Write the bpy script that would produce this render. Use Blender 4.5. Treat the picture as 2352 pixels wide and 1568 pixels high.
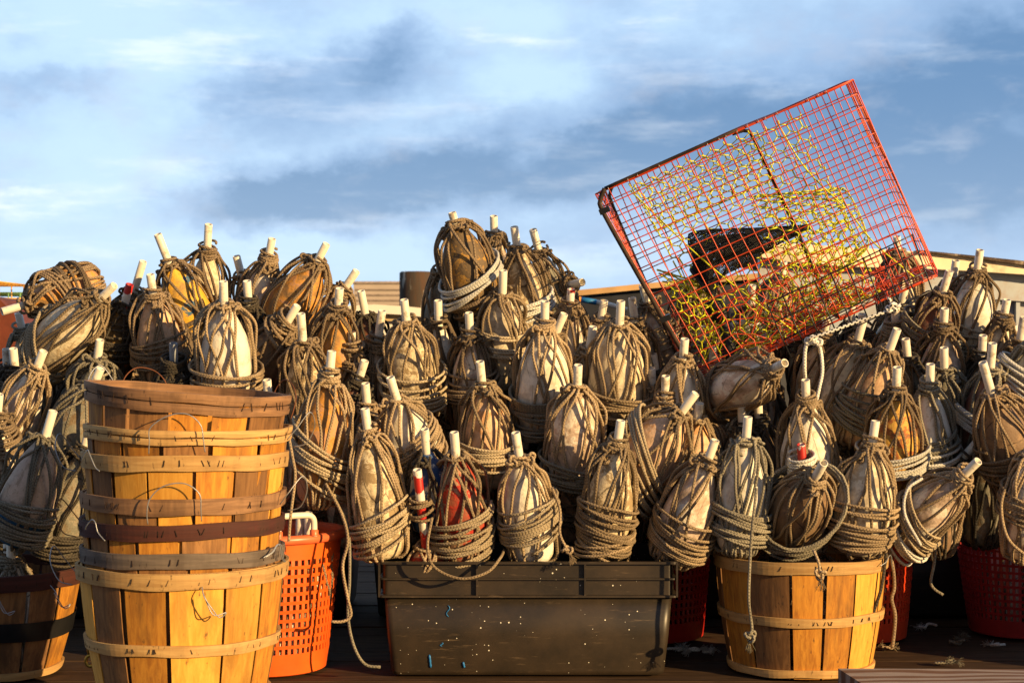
import bpy, math, random
import numpy as np
from mathutils import Matrix, Vector, noise as mnoise

# ------------------------------------------------------------------ scene, camera, world, sun
for o in list(bpy.data.objects): bpy.data.objects.remove(o)
S = bpy.context.scene
COL = S.collection
R_ = math.radians
FPX, CXV, CYV = 3870.0, 1176.0, 784.0          # focal length and centre in units of a 2352 px wide frame
CAMZ = 0.885
cam_d = bpy.data.cameras.new('camera'); cam = bpy.data.objects.new('camera', cam_d); COL.objects.link(cam)
cam.location = (0, 0, CAMZ); cam.rotation_euler = (R_(90), 0, 0)
cam_d.sensor_width = 36; cam_d.lens = 36 * FPX / 2352
cam_d.clip_start = 0.05; cam_d.clip_end = 6000
cam_d.dof.use_dof = True; cam_d.dof.focus_distance = 4.4; cam_d.dof.aperture_fstop = 9
S.camera = cam

SUN_AZ, SUN_EL = 52.0, 15.0                    # degrees right of straight behind the camera, above the horizon
to_sun = Vector((math.sin(R_(SUN_AZ)) * math.cos(R_(SUN_EL)), -math.cos(R_(SUN_AZ)) * math.cos(R_(SUN_EL)), math.sin(R_(SUN_EL))))
sd = bpy.data.lights.new('sun', 'SUN'); sun = bpy.data.objects.new('sun', sd); COL.objects.link(sun)
sd.energy = 5.0; sd.angle = R_(0.5); sd.color = (1.0, 0.67, 0.30)
sun.rotation_euler = to_sun.to_track_quat('Z', 'Y').to_euler()
sun.location = to_sun * 30

S.view_settings.view_transform = 'Standard'; S.view_settings.look = 'None'
S.view_settings.gamma = 1; S.view_settings.exposure = 0.70

class NT:
    """small helper for node trees"""
    def __init__(s, tree): s.t = tree; s.n = tree.nodes; s.l = tree.links
    def node(s, typ, **kw):
        n = s.n.new(typ)
        for k, v in kw.items(): setattr(n, k, v)
        return n
    def put(s, sock, val):
        if hasattr(val, 'links') or isinstance(val, bpy.types.NodeSocket): s.l.new(val, sock)
        else: sock.default_value = val
    def math(s, op, a, b=None, clamp=False):
        n = s.node('ShaderNodeMath', operation=op, use_clamp=clamp); s.put(n.inputs[0], a)
        if b is not None: s.put(n.inputs[1], b)
        return n.outputs[0]
    def mix(s, f, a, b, blend='MIX'):
        n = s.node('ShaderNodeMix', data_type='RGBA', blend_type=blend)
        s.put(n.inputs[0], f); s.put(n.inputs[6], a if not isinstance(a, tuple) else (*a, 1)[:4]); s.put(n.inputs[7], b if not isinstance(b, tuple) else (*b, 1)[:4])
        return n.outputs[2]
    def noise(s, vec, scale, detail=4, rough=.55, dist=0.0):
        n = s.node('ShaderNodeTexNoise'); s.put(n.inputs['Vector'], vec); n.inputs['Scale'].default_value = scale
        n.inputs['Detail'].default_value = detail; n.inputs['Roughness'].default_value = rough; n.inputs['Distortion'].default_value = dist
        return n.outputs[0]
    def ramp(s, f, a, b):
        n = s.node('ShaderNodeMapRange', interpolation_type='SMOOTHSTEP'); s.put(n.inputs[0], f)
        n.inputs[1].default_value = a; n.inputs[2].default_value = b
        return n.outputs[0]
    def mapping(s, vec, scale=(1, 1, 1), loc=(0, 0, 0), rot=(0, 0, 0)):
        n = s.node('ShaderNodeMapping'); s.put(n.inputs[0], vec); n.inputs['Scale'].default_value = scale
        n.inputs['Location'].default_value = loc; n.inputs['Rotation'].default_value = rot
        return n.outputs[0]

W = bpy.data.worlds.new('World'); S.world = W; W.use_nodes = True
w = NT(W.node_tree); w.n.clear()
wout = w.node('ShaderNodeOutputWorld'); bg = w.node('ShaderNodeBackground'); w.l.new(bg.outputs[0], wout.inputs[0])
SKYS = 0.12
bg.inputs[1].default_value = SKYS
sky = w.node('ShaderNodeTexSky', sky_type='NISHITA'); sky.sun_disc = False
sky.sun_elevation = R_(SUN_EL); sky.sun_rotation = math.atan2(to_sun.x, to_sun.y)
tc = w.node('ShaderNodeTexCoord')
dirv = tc.outputs['Generated']
sep = w.node('ShaderNodeSeparateXYZ'); w.l.new(dirv, sep.inputs[0])
# wispy warp so that no cloud edge is an ellipse
wn = w.node('ShaderNodeTexNoise'); w.l.new(w.mapping(dirv, (1, 1, 1.6)), wn.inputs['Vector'])
wn.inputs['Scale'].default_value = 12; wn.inputs['Detail'].default_value = 10; wn.inputs['Roughness'].default_value = .64
wsep = w.node('ShaderNodeSeparateColor'); w.l.new(wn.outputs['Color'], wsep.inputs[0])
def addwarp(c, wv, amt): return w.math('ADD', c, w.math('MULTIPLY', w.math('SUBTRACT', wv, .5), amt))
U = addwarp(sep.outputs[0], wsep.outputs[0], .095)
V = addwarp(sep.outputs[2], wsep.outputs[1], .07)
def blob(px, py, rx, ry, ang, amt):
    """soft patch of sky centred on a direction (angles given in the 2352 px frame)"""
    cx, cz = (px - CXV) / FPX, (CYV - py) / FPX
    c, s = math.cos(R_(ang)), math.sin(R_(ang))
    du = w.math('SUBTRACT', U, cx); dv = w.math('SUBTRACT', V, cz)
    a = w.math('ADD', w.math('MULTIPLY', du, c * FPX / rx), w.math('MULTIPLY', dv, s * FPX / rx))
    b = w.math('ADD', w.math('MULTIPLY', du, -s * FPX / ry), w.math('MULTIPLY', dv, c * FPX / ry))
    d = w.math('ADD', w.math('MULTIPLY', a, a), w.math('MULTIPLY', b, b))
    e = w.math('POWER', 2.718, w.math('MULTIPLY', d, -1.0))
    return w.math('MULTIPLY', e, amt)
def total(lst):
    r = lst[0]
    for x in lst[1:]: r = w.math('ADD', r, x)
    return r
dark = total([blob(620, 468, 210, 56, 3, .9), blob(850, 425, 280, 75, 10, .7), blob(1180, 415, 300, 75, 8, .65), blob(1480, 350, 230, 85, 12, .55),
              blob(1620, 240, 260, 110, 0, .45), blob(2030, 300, 330, 120, 5, .75), blob(2280, 170, 200, 130, 0, .7), blob(2250, 450, 330, 120, 0, .55), blob(1800, 420, 500, 120, 0, .35),
              blob(640, 205, 120, 70, 0, .55), blob(780, 260, 240, 90, 20, .35), blob(900, 150, 110, 60, 30, .5), blob(140, 225, 110, 40, 0, .35), blob(1100, 320, 160, 60, 30, .3),
              blob(1300, 560, 260, 40, 0, .3), blob(110, 110, 90, 50, 0, .25)])
n1 = w.noise(w.mapping(dirv, (1, 1, 2.0)), 5.5, 9, .60)
dark = w.math('ADD', dark, w.math('MULTIPLY', w.math('SUBTRACT', n1, .5), .9))
n2 = w.noise(w.mapping(dirv, (1.0, 1.0, 5.5), (3, 1, 2)), 9, 8, .62)
streak = w.ramp(n2, .50, .72)
light = total([blob(1130, 75, 260, 60, 8, .8), blob(330, 110, 330, 120, 0, .5), blob(500, 330, 260, 45, 4, .5), blob(2240, 290, 60, 40, 0, .6), blob(80, 500, 260, 22, 3, .9),
               blob(90, 460, 160, 10, 6, .7), blob(560, 600, 500, 26, 0, .5), blob(1420, 30, 200, 30, 0, .4)])
dark = w.math('ADD', dark, w.math('MULTIPLY', w.ramp(U, -.12, .30), .26))
n4 = w.noise(w.mapping(dirv, (1, 1, 1.8), (5, 2, 7)), 16, 9, .62)
dark = w.math('ADD', dark, w.math('MULTIPLY', w.math('SUBTRACT', n4, .5), .75))
dark = w.math('SUBTRACT', dark, total([blob(250, 120, 420, 160, 0, .22), blob(1130, 60, 300, 60, 5, .25), blob(300, 420, 260, 120, 0, .2), blob(1000, 590, 700, 40, 0, .25), blob(1230, 190, 110, 50, 0, .25), blob(2240, 290, 70, 50, 0, .3)]))
base = w.mix(w.ramp(dark, -.22, .42), (.44, .61, .80), (.25, .38, .585))
base = w.mix(w.ramp(dark, .30, .92), base, (.105, .21, .385))
base = w.mix(w.math('MULTIPLY', w.ramp(n4, .50, .72), .22), base, (.56, .58, .66))
lm = w.math('MULTIPLY', w.math('ADD', w.math('MULTIPLY', streak, .6), .02), w.math('ADD', light, .35))
base = w.mix(w.math('MINIMUM', lm, .85), base, (.84, .88, .92))
base = w.mix(w.math('MULTIPLY', w.ramp(w.math('ABSOLUTE', sep.outputs[2]), .16, .0), .35), base, (.50, .63, .80))
# the half of the sky behind the camera is clearer and deeper blue
base = w.mix(w.ramp(sep.outputs[1], .25, -.35), base, (.17, .175, .21))
base = w.mix(w.ramp(sep.outputs[2], .45, .95), base, (.12, .18, .30))
cl = w.node('ShaderNodeMix', data_type='RGBA', blend_type='MULTIPLY'); cl.inputs[0].default_value = 1
w.l.new(base, cl.inputs[6]); k = .87 / SKYS; cl.inputs[7].default_value = (k, k, k, 1)
fin = w.mix(.94, sky.outputs[0], cl.outputs[2]); w.l.new(fin, bg.inputs[0])

# ------------------------------------------------------------------ mesh helpers
def at(px, py, Y): return Vector(((px - CXV) / FPX * Y, Y, CAMZ - (py - CYV) / FPX * Y))

class MB:
    """collects quads and triangles, builds ONE mesh object"""
    def __init__(s): s.v = []; s.q = []; s.qm = []; s.quv = []; s.qs = []; s.n = 0
    def add(s, v, q, mat=0, uv=None, smooth=True):
        v = np.asarray(v, float).reshape(-1, 3); q = np.asarray(q, np.int64).reshape(-1, 4)
        s.v.append(v); s.q.append(q + s.n); s.n += len(v)
        s.qm.append(np.full(len(q), mat)); s.qs.append(np.full(len(q), smooth))
        s.quv.append(np.zeros((len(q), 4, 2)) if uv is None else uv)
    def box(s, c, d, mat=0, rot=None):
        x, y, z = np.array(d) / 2
        v = np.array([[-x, -y, -z], [x, -y, -z], [x, y, -z], [-x, y, -z], [-x, -y, z], [x, -y, z], [x, y, z], [-x, y, z]])
        if rot is not None: v = v @ np.array(rot.to_3x3() if hasattr(rot, 'to_3x3') else rot).T
        v = v + np.array(c)
        s.add(v, [[0, 3, 2, 1], [4, 5, 6, 7], [0, 1, 5, 4], [1, 2, 6, 5], [2, 3, 7, 6], [3, 0, 4, 7]], mat, smooth=False)
    def hexa(s, v, mat=0): s.add(v, [[0, 3, 2, 1], [4, 5, 6, 7], [0, 1, 5, 4], [1, 2, 6, 5], [2, 3, 7, 6], [3, 0, 4, 7]], mat, smooth=False)
    def grid(s, P, mat=0, wrap=False, uv=None, smooth=True, flip=False):
        nu, nv = P.shape[:2]; V_ = P.reshape(-1, 3)
        i, j = np.meshgrid(np.arange(nu - 1), np.arange(nv if wrap else nv - 1), indexing='ij')
        j2 = (j + 1) % nv
        q = np.stack([i * nv + j, i * nv + j2, (i + 1) * nv + j2, (i + 1) * nv + j], -1).reshape(-1, 4)
        if flip: q = q[:, ::-1]
        if uv is not None:
            u0 = uv[0][i]; u1 = uv[0][i + 1]; v0 = j * uv[1]; v1 = (j + 1) * uv[1]
            uvs = np.stack([np.stack([u0, v0], -1), np.stack([u0, v1], -1), np.stack([u1, v1], -1), np.stack([u1, v0], -1)], 2).reshape(-1, 4, 2)
            if flip: uvs = uvs[:, ::-1]
        else: uvs = None
        s.add(V_, q, mat, uvs, smooth)
    def lathe(s, prof, seg=24, mat=0, wob=None):
        prof = np.array(prof, float); a = np.linspace(0, 2 * math.pi, seg, endpoint=False)
        P = np.stack([prof[:, None, 0] * np.cos(a), prof[:, None, 0] * np.sin(a), np.repeat(prof[:, 1:2], seg, 1)], -1)
        if wob is not None: P = wob(P)
        s.grid(P, mat, wrap=True)
    def tube(s, pts, r, sides=6, mat=0, closed=False):
        P = np.asarray(pts, float); n = len(P)
        if n < 2: return
        T = np.empty_like(P); T[1:-1] = P[2:] - P[:-2]; T[0] = P[1] - P[0]; T[-1] = P[-1] - P[-2]
        if closed: T[0] = T[-1] = P[1] - P[-2]
        L = np.linalg.norm(T, axis=1); L[L < 1e-9] = 1e-9; T /= L[:, None]
        t0 = T[0]; a = (0., 0., 1.) if abs(t0[2]) < .9 else (1., 0., 0.)
        nx, ny, nz = np.cross(t0, a); l = math.sqrt(nx * nx + ny * ny + nz * nz); nx /= l; ny /= l; nz /= l
        N = np.empty_like(P); Tl = T.tolist()
        for i, (tx, ty, tz) in enumerate(Tl):
            d = nx * tx + ny * ty + nz * tz
            nx -= d * tx; ny -= d * ty; nz -= d * tz
            l = math.sqrt(nx * nx + ny * ny + nz * nz) or 1; nx /= l; ny /= l; nz /= l
            N[i] = (nx, ny, nz)
        B = np.cross(T, N)
        rr = np.broadcast_to(np.asarray(r, float), (n,))
        ang = np.linspace(0, 2 * math.pi, sides, endpoint=False)
        Q = P[:, None] + rr[:, None, None] * (np.cos(ang)[None, :, None] * N[:, None] + np.sin(ang)[None, :, None] * B[:, None])
        ln = np.concatenate([[0], np.cumsum(np.linalg.norm(np.diff(P, axis=0), axis=1))])
        # close the ends with a tiny ring
        if not closed:
            Q = np.concatenate([P[:1, None] + (Q[:1] - P[:1, None]) * .05, Q, P[-1:, None] + (Q[-1:] - P[-1:, None]) * .05])
            ln = np.concatenate([[0], ln, [ln[-1]]])
        s.grid(Q, mat, wrap=True, uv=(ln, 1.0 / sides))
    def build(s, name, mats, parent=None, loc=None):
        me = bpy.data.meshes.new(name)
        v = np.concatenate(s.v); q = np.concatenate(s.q)
        me.vertices.add(len(v)); me.vertices.foreach_set('co', v.astype(np.float32).ravel())
        me.loops.add(len(q) * 4); me.loops.foreach_set('vertex_index', q.astype(np.int32).ravel())
        me.polygons.add(len(q)); me.polygons.foreach_set('loop_start', np.arange(0, len(q) * 4, 4, dtype=np.int32))
        me.polygons.foreach_set('material_index', np.concatenate(s.qm).astype(np.int32))
        me.polygons.foreach_set('use_smooth', np.concatenate(s.qs).astype(bool))
        uvl = me.uv_layers.new(name='UVMap'); uvl.data.foreach_set('uv', np.concatenate(s.quv).astype(np.float32).ravel())
        me.update(calc_edges=True)
        for m in (mats if isinstance(mats, (list, tuple)) else [mats]): me.materials.append(m)
        o = bpy.data.objects.new(name, me); COL.objects.link(o)
        if parent: o.parent = parent
        if loc: o.location = loc
        return o

def empty(name, loc=(0, 0, 0), mat=None):
    o = bpy.data.objects.new(name, None); COL.objects.link(o); o.empty_display_size = .05
    if mat is not None: o.matrix_world = mat
    else: o.location = loc
    return o
def tag(o, label=None, cat=None, group=None, kind=None):
    if label: o['label'] = label
    if cat: o['category'] = cat
    if group: o['group'] = group
    if kind: o['kind'] = kind
    return o
def copy_tree(o, parent=None):
    c = o.copy(); COL.objects.link(c)
    if parent: c.parent = parent
    for ch in list(o.children): copy_tree(ch, c)
    return c
def crom(P, n=None, step=.008, closed=False):
    """Catmull-Rom through the control points"""
    P = np.asarray(P, float)
    if closed: Q = np.concatenate([P[-1:], P, P[:2]])
    else: Q = np.concatenate([2 * P[:1] - P[1:2], P, 2 * P[-1:] - P[-2:-1]])
    out = []
    for i in range(1, len(Q) - 2):
        p0, p1, p2, p3 = Q[i - 1:i + 3]
        m = n or max(2, int(np.linalg.norm(p2 - p1) / step + .5))
        t = np.linspace(0, 1, m, endpoint=False)[:, None]
        out.append(.5 * ((2 * p1) + (-p0 + p2) * t + (2 * p0 - 5 * p1 + 4 * p2 - p3) * t * t + (-p0 + 3 * p1 - 3 * p2 + p3) * t ** 3))
    if not closed: out.append(Q[-2:-1])
    else: out.append(Q[1:2])
    return np.concatenate(out)

# ------------------------------------------------------------------ materials
def newmat(name):
    m = bpy.data.materials.new(name); m.use_nodes = True
    t = NT(m.node_tree); b = t.n['Principled BSDF']
    return m, t, b
def bump(t, b, h, strength=.5, dist=.002):
    n = t.node('ShaderNodeBump'); n.inputs['Strength'].default_value = strength; n.inputs['Distance'].default_value = dist
    t.put(n.inputs['Height'], h); t.l.new(n.outputs[0], b.inputs['Normal'])
def coords(t):
    tcn = t.node('ShaderNodeTexCoord'); oi = t.node('ShaderNodeObjectInfo')
    off = t.node('ShaderNodeVectorMath', operation='ADD'); t.l.new(tcn.outputs['Object'], off.inputs[0])
    mu = t.math('MULTIPLY', oi.outputs['Random'], 37.0)
    cb = t.node('ShaderNodeCombineXYZ'); t.l.new(mu, cb.inputs[0]); t.l.new(mu, cb.inputs[1]); t.l.new(mu, cb.inputs[2])
    t.l.new(cb.outputs[0], off.inputs[1])
    return tcn, oi, off.outputs[0]

def rope_mat(name, ca, cb_, braid=.38):
    m, t, b = newmat(name)
    tcn, oi, v = coords(t)
    uv = tcn.outputs['UV']; sp = t.node('ShaderNodeSeparateXYZ'); t.l.new(uv, sp.inputs[0])
    u = t.math('MULTIPLY', sp.outputs[0], 2 * math.pi * 120); vv = t.math('MULTIPLY', sp.outputs[1], 2 * math.pi * 2)
    s1 = t.math('SINE', t.math('ADD', u, vv)); s2 = t.math('SINE', t.math('SUBTRACT', u, vv))
    pat = t.math('MAXIMUM', s1, s2)
    pat = t.ramp(pat, -.6, .7)
    n = t.noise(v, 9, 5, .6); n2_ = t.noise(v, 55, 3, .6)
    c = t.mix(t.ramp(n, .36, .66), ca, cb_)
    c = t.mix(t.math('MULTIPLY', t.ramp(n2_, .45, .75), .45), c, tuple(x * .45 for x in ca))
    hv = t.math('ADD', t.math('MULTIPLY', oi.outputs['Random'], .5), .75)
    cc = t.node('ShaderNodeCombineColor'); [t.l.new(hv, cc.inputs[i]) for i in range(3)]
    c = t.mix(1.0, c, cc.outputs[0], 'MULTIPLY')
    dk = t.math('ADD', t.math('MULTIPLY', pat, braid), 1 - braid)
    cd = t.node('ShaderNodeCombineColor'); [t.l.new(dk, cd.inputs[i]) for i in range(3)]
    c = t.mix(1.0, c, cd.outputs[0], 'MULTIPLY')
    t.l.new(c, b.inputs['Base Color']); b.inputs['Roughness'].default_value = .9
    b.inputs['Specular IOR Level'].default_value = .2
    bump(t, b, t.math('ADD', pat, t.math('MULTIPLY', n2_, .6)), .7, .0022)
    return m
ROPE = {
    'straw': rope_mat('rope_straw', (.50, .41, .28), (.34, .27, .18)),
    'tan': rope_mat('rope_tan', (.40, .30, .19), (.24, .178, .112)),
    'brown': rope_mat('rope_brown', (.30, .22, .14), (.175, .128, .083)),
    'grey': rope_mat('rope_grey', (.30, .27, .205), (.19, .17, .13)),
    'dark': rope_mat('rope_dark', (.085, .07, .052), (.05, .045, .038)),
    'white': rope_mat('rope_white', (.74, .72, .66), (.58, .57, .52), .3),
}

def float_mat(name, base, patch=None, amt=.5, dirt=.35, band=None, bandz=.06, crack=.3, pscale=14):
    m, t, b = newmat(name)
    tcn, oi, v = coords(t)
    n = t.noise(v, 9, 5, .6); n2_ = t.noise(v, pscale, 8, .68, .4); n3 = t.noise(v, 60, 4, .7)
    c = t.mix(t.ramp(n, .35, .7), base, tuple(x * y for x, y in zip(base, (.93, .88, .80))))
    if patch:
        c = t.mix(t.ramp(n2_, .62 - amt * .3, .66 - amt * .3), c, patch)
    if band:
        sp = t.node('ShaderNodeSeparateXYZ'); t.l.new(tcn.outputs['Object'], sp.inputs[0])
        z = t.math('ADD', sp.outputs[2], t.math('MULTIPLY', t.math('SUBTRACT', n2_, .5), .05))
        c = t.mix(t.ramp(z, bandz + .004, bandz), c, band)
    # grime, algae specks and scratches, worn into the foam
    c = t.mix(t.math('MULTIPLY', t.ramp(n2_, .54, .36), min(1, dirt * 1.7)), c, (.19, .13, .07))
    st = t.noise(t.mapping(v, (1, 1, .22)), 34, 6, .7)
    c = t.mix(t.math('MULTIPLY', t.ramp(st, .57, .66), min(1, dirt * 1.6)), c, (.20, .14, .08))
    pit = t.noise(v, 120, 3, .6)
    c = t.mix(t.math('MULTIPLY', t.ramp(pit, .60, .70), min(1, dirt * .9)), c, (.09, .065, .04))
    c = t.mix(t.math('MULTIPLY', t.ramp(n3, .62, .74), min(1, dirt * 1.4)), c, (.06, .045, .03))
    vo = t.node('ShaderNodeTexVoronoi', feature='DISTANCE_TO_EDGE'); t.l.new(t.mapping(v, (1, 1, .45)), vo.inputs['Vector']); vo.inputs['Scale'].default_value = 13
    wv = t.ramp(vo.outputs['Distance'], .018, .0)
    ck = t.math('MULTIPLY', t.math('MULTIPLY', wv, t.ramp(n, .46, .58)), crack)
    c = t.mix(ck, c, (.04, .03, .02))
    t.l.new(c, b.inputs['Base Color']); b.inputs['Roughness'].default_value = .62
    b.inputs['Specular IOR Level'].default_value = .3
    bump(t, b, t.math('ADD', t.math('MULTIPLY', n2_, 1.0), t.math('MULTIPLY', n3, .5)), .7, .006)
    return m
WH = (.76, .73, .66)
FLOAT = {
    'white': float_mat('foam_white', (.83, .80, .72), (.66, .59, .46), .20, .24, crack=.8),
    'cream': float_mat('foam_cream', (.78, .70, .54), (.56, .44, .28), .28, .36, crack=.7),
    'mottled': float_mat('foam_mottled', (.78, .68, .48), (.34, .25, .14), .36, .5, crack=.9, pscale=20),
    'peach': float_mat('foam_peach', (.78, .53, .35), (.64, .36, .17), .33, .3, crack=.6),
    'pink': float_mat('foam_pink', (.72, .57, .47), (.78, .71, .60), .4, .36, crack=.7),
    'orange': float_mat('foam_orange', (.72, .34, .06), (.52, .28, .14), .45, .5, crack=.6),
    'yellow': float_mat('foam_yellow', (.74, .42, .05), (.05, .13, .22), .14, .4),
    'mustard': float_mat('foam_mustard', (.52, .27, .03), (.13, .09, .05), .5, .8, pscale=24),
    'red': float_mat('foam_red', (.48, .03, .018), (.46, .27, .17), .30, .35, pscale=16),
    'darkred': float_mat('foam_dark_red', (.20, .035, .03), (.20, .11, .08), .5, .5),
    'rust': float_mat('foam_rust', (.55, .13, .02), (.60, .36, .08), .5, .6, pscale=22),
    'brown': float_mat('foam_brown', (.33, .21, .12), (.20, .13, .08), .45, .5, crack=1),
    'grey': float_mat('foam_grey', (.36, .34, .29), (.20, .19, .15), .5, .6, crack=1, pscale=22),
    'bluewhite': float_mat('foam_blue_white', (.72, .72, .68), (.02, .07, .20), .62, .2),
    'whiteblue': float_mat('foam_white_blue_end', (.78, .75, .68), None, 0, .2, band=(.03, .16, .30), bandz=.035),
    'pinkblue': float_mat('foam_pink_blue_end', (.60, .48, .40), (.04, .16, .26), .05, .35, band=(.02, .13, .28), bandz=.085),
    'whiteink': float_mat('foam_white_black_end', (.78, .66, .52), None, 0, .2, band=(.04, .04, .05), bandz=.03),
}
def simple(name, col, rough=.5, spec=.4, var=.25, scale=12, metal=0, b_=.2, dirt=None, dscale=8):
    m, t, b = newmat(name); tcn, oi, v = coords(t)
    n = t.noise(v, scale, 6, .62)
    c = t.mix(t.ramp(n, .3, .7), tuple(x * (1 - var) for x in col), tuple(min(1, x * (1 + var)) for x in col))
    if dirt: c = t.mix(t.math('MULTIPLY', t.ramp(t.noise(v, dscale, 8, .7), .5, .68), dirt[1]), c, dirt[0])
    t.l.new(c, b.inputs['Base Color']); b.inputs['Roughness'].default_value = rough
    b.inputs['Specular IOR Level'].default_value = spec; b.inputs['Metallic'].default_value = metal
    if b_: bump(t, b, n, b_, .002)
    return m
PVC = simple('pvc_white', (.74, .69, .58), .4, .4, .10, 30, dirt=((.22, .15, .08), .75), dscale=30)
PVCG = simple('pvc_grey', (.22, .24, .27), .5, .4, .1, 30)
PVCR, t, b = newmat('pvc_red_peeling'); tcn, oi, v = coords(t); sp = t.node('ShaderNodeSeparateXYZ'); t.l.new(tcn.outputs['Object'], sp.inputs[0])
n = t.noise(v, 34, 7, .7); s_ = t.math('SINE', t.math('MULTIPLY', sp.outputs[2], 2 * math.pi / .085))
c = t.mix(t.ramp(t.math('ADD', s_, t.math('MULTIPLY', t.math('SUBTRACT', n, .5), 7)), -.35, -.15), (.72, .68, .60), (.45, .02, .015))
t.l.new(c, b.inputs['Base Color']); b.inputs['Roughness'].default_value = .45
PVCB = simple('pvc_inside', (.10, .075, .05), .9, .1)
PIPES = {'w': PVC, 'g': PVCG, 'r': PVCR}

def wood(name, ca, cb_, grain=(28, 28, 2.2), rough=.75, dirtc=(.05, .03, .018), dirt=.5):
    m, t, b = newmat(name); tcn, oi, v = coords(t)
    g = t.noise(t.mapping(v, grain), 3.2, 8, .68, .6)
    big = t.noise(t.mapping(v, (9, 9, 1.8)), 1.6, 5, .6)
    c = t.mix(t.ramp(g, .33, .68), ca, cb_)
    c = t.mix(t.math('MULTIPLY', t.ramp(big, .50, .66), min(1, dirt * 1.35)), c, tuple(.3 * x + .7 * y for x, y in zip(cb_, dirtc)))
    sp = t.noise(t.mapping(v, (60, 60, 22)), 1.6, 3, .6)
    c = t.mix(t.math('MULTIPLY', t.ramp(sp, .64, .72), .65), c, dirtc)
    hv = t.math('ADD', t.math('MULTIPLY', oi.outputs['Random'], .45), .75)
    cc = t.node('ShaderNodeCombineColor'); [t.l.new(hv, cc.inputs[i]) for i in range(3)]
    c = t.mix(1.0, c, cc.outputs[0], 'MULTIPLY')
    t.l.new(c, b.inputs['Base Color']); b.inputs['Roughness'].default_value = rough; b.inputs['Specular IOR Level'].default_value = .3
    bump(t, b, g, .35, .0015)
    return m
WOOD = {
    'pale': wood('stave_pale', (.70, .37, .065), (.56, .26, .035), dirt=.3),
    'gold': wood('stave_gold', (.58, .26, .035), (.36, .14, .02), dirt=.5),
    'brown': wood('stave_brown', (.30, .15, .055), (.17, .08, .03), dirt=.6),
    'rim_pale': wood('hoop_pale', (.60, .38, .15), (.44, .25, .09), (2, 2, 30), dirt=.2),
    'rim_brown': wood('hoop_brown', (.40, .22, .11), (.22, .115, .06), (2, 2, 30), dirt=.4),
    'rim_dark': wood('hoop_dark_red', (.075, .022, .016), (.045, .015, .012), (2, 2, 30), dirt=.4),
    'rim_grey': wood('hoop_grey', (.20, .155, .125), (.12, .095, .08), (2, 2, 30), dirt=.4),
}
STAPLE = simple('staple_rust', (.035, .02, .015), .8, .2)
WIRE = simple('galvanised_wire', (.33, .34, .36), .45, .5, .2, 40, metal=.6)
RUSTW = simple('rusty_wire', (.16, .06, .03), .8, .2)
TAPE = simple('black_tape', (.012, .012, .013), .3, .5, .3, 9, b_=.5)
# ------------------------------------------------------------------ rope-wrapped float
FT = np.array([0, .08, .2, .4, .55, .7, .82, .92, 1.0]); FR = np.array([.72, .86, .95, 1.0, .955, .81, .62, .42, .25])
def rad(z, L, R): return R * np.interp(np.clip(z / L, 0, 1), FT, FR)
def smooth_prof(L, R):
    z = np.linspace(.02, 1, 22); c = np.interp(z, FT, FR)
    k = np.array([.25, .5, .25]); c2 = np.convolve(np.pad(c, 1, 'edge'), k, 'valid')
    prof = [(0.0001, 0), (R * .5, 0.0), (R * .68, .004), (R * .77, .012)] + [(R * a, L * b) for a, b in zip(c2[1:], z[1:])] + [(R * .16, L * 1.012), (.010, L * 1.015)]
    return prof

def wrap_path(rnd, L, R, loops, rr, slack=1.0, neckr=.016):
    """lengthwise strands: down one side, under the end, up the other side, over the neck"""
    pts = []
    az = rnd.uniform(0, 6.28)
    for k in range(loops):
        tw = rnd.choice([-1, 1]) * rnd.uniform(.25, .9)
        for side in (0, 1):
            bul = rnd.uniform(.001, .021) * slack
            top = L * rnd.uniform(.985, 1.055)
            a0 = az if side == 0 else az + math.pi + rnd.uniform(-.35, .35)
            seq = [(top, neckr + rnd.uniform(.004, .012), -.9), (L * rnd.uniform(.93, 1.0), R * .30 + bul * .8 + .007, -.45), (L * .83, None, 0), (L * .66, None, .25), (L * .48, None, .5), (L * .3, None, .72), (L * .14, None, .9), (L * .02, R * .86 + rr, 1.0), (-rr * 1.4, R * rnd.uniform(.25, .5), 1.05)]
            P = []
            for j, (z, r, f) in enumerate(seq):
                if r is None:
                    r = rad(z, L, R) + rr * rnd.uniform(1.1, 2.6) + bul * (1 if j == 2 else .45 if j == 3 else .12)
                a = a0 + tw * f * (1 if side == 0 else -1) + rnd.uniform(-.05, .05)
                P.append((r * math.cos(a), r * math.sin(a), z))
            if side == 1: P = P[::-1]
            pts += P
        az += rnd.uniform(.5, 1.1) + 2 * math.pi / max(loops, 1) * rnd.choice([1, 1, 2])
    C = crom(pts, step=.009)
    # keep every strand outside the foam
    z = C[:, 2]; rho = np.hypot(C[:, 0], C[:, 1]) + 1e-6
    need = rad(z, L, R) + rr * 1.05
    need = np.where((z < L * .99) & (z > .006), need, 0.014)
    inside = (rho < need) & (z > .006)
    f = np.where(inside, need / rho, 1.0); C[:, 0] *= f; C[:, 1] *= f
    C[:, 2] = np.where((C[:, 2] <= .006) & (rho < R * .8), -rr * 1.3, C[:, 2])
    return C

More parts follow.
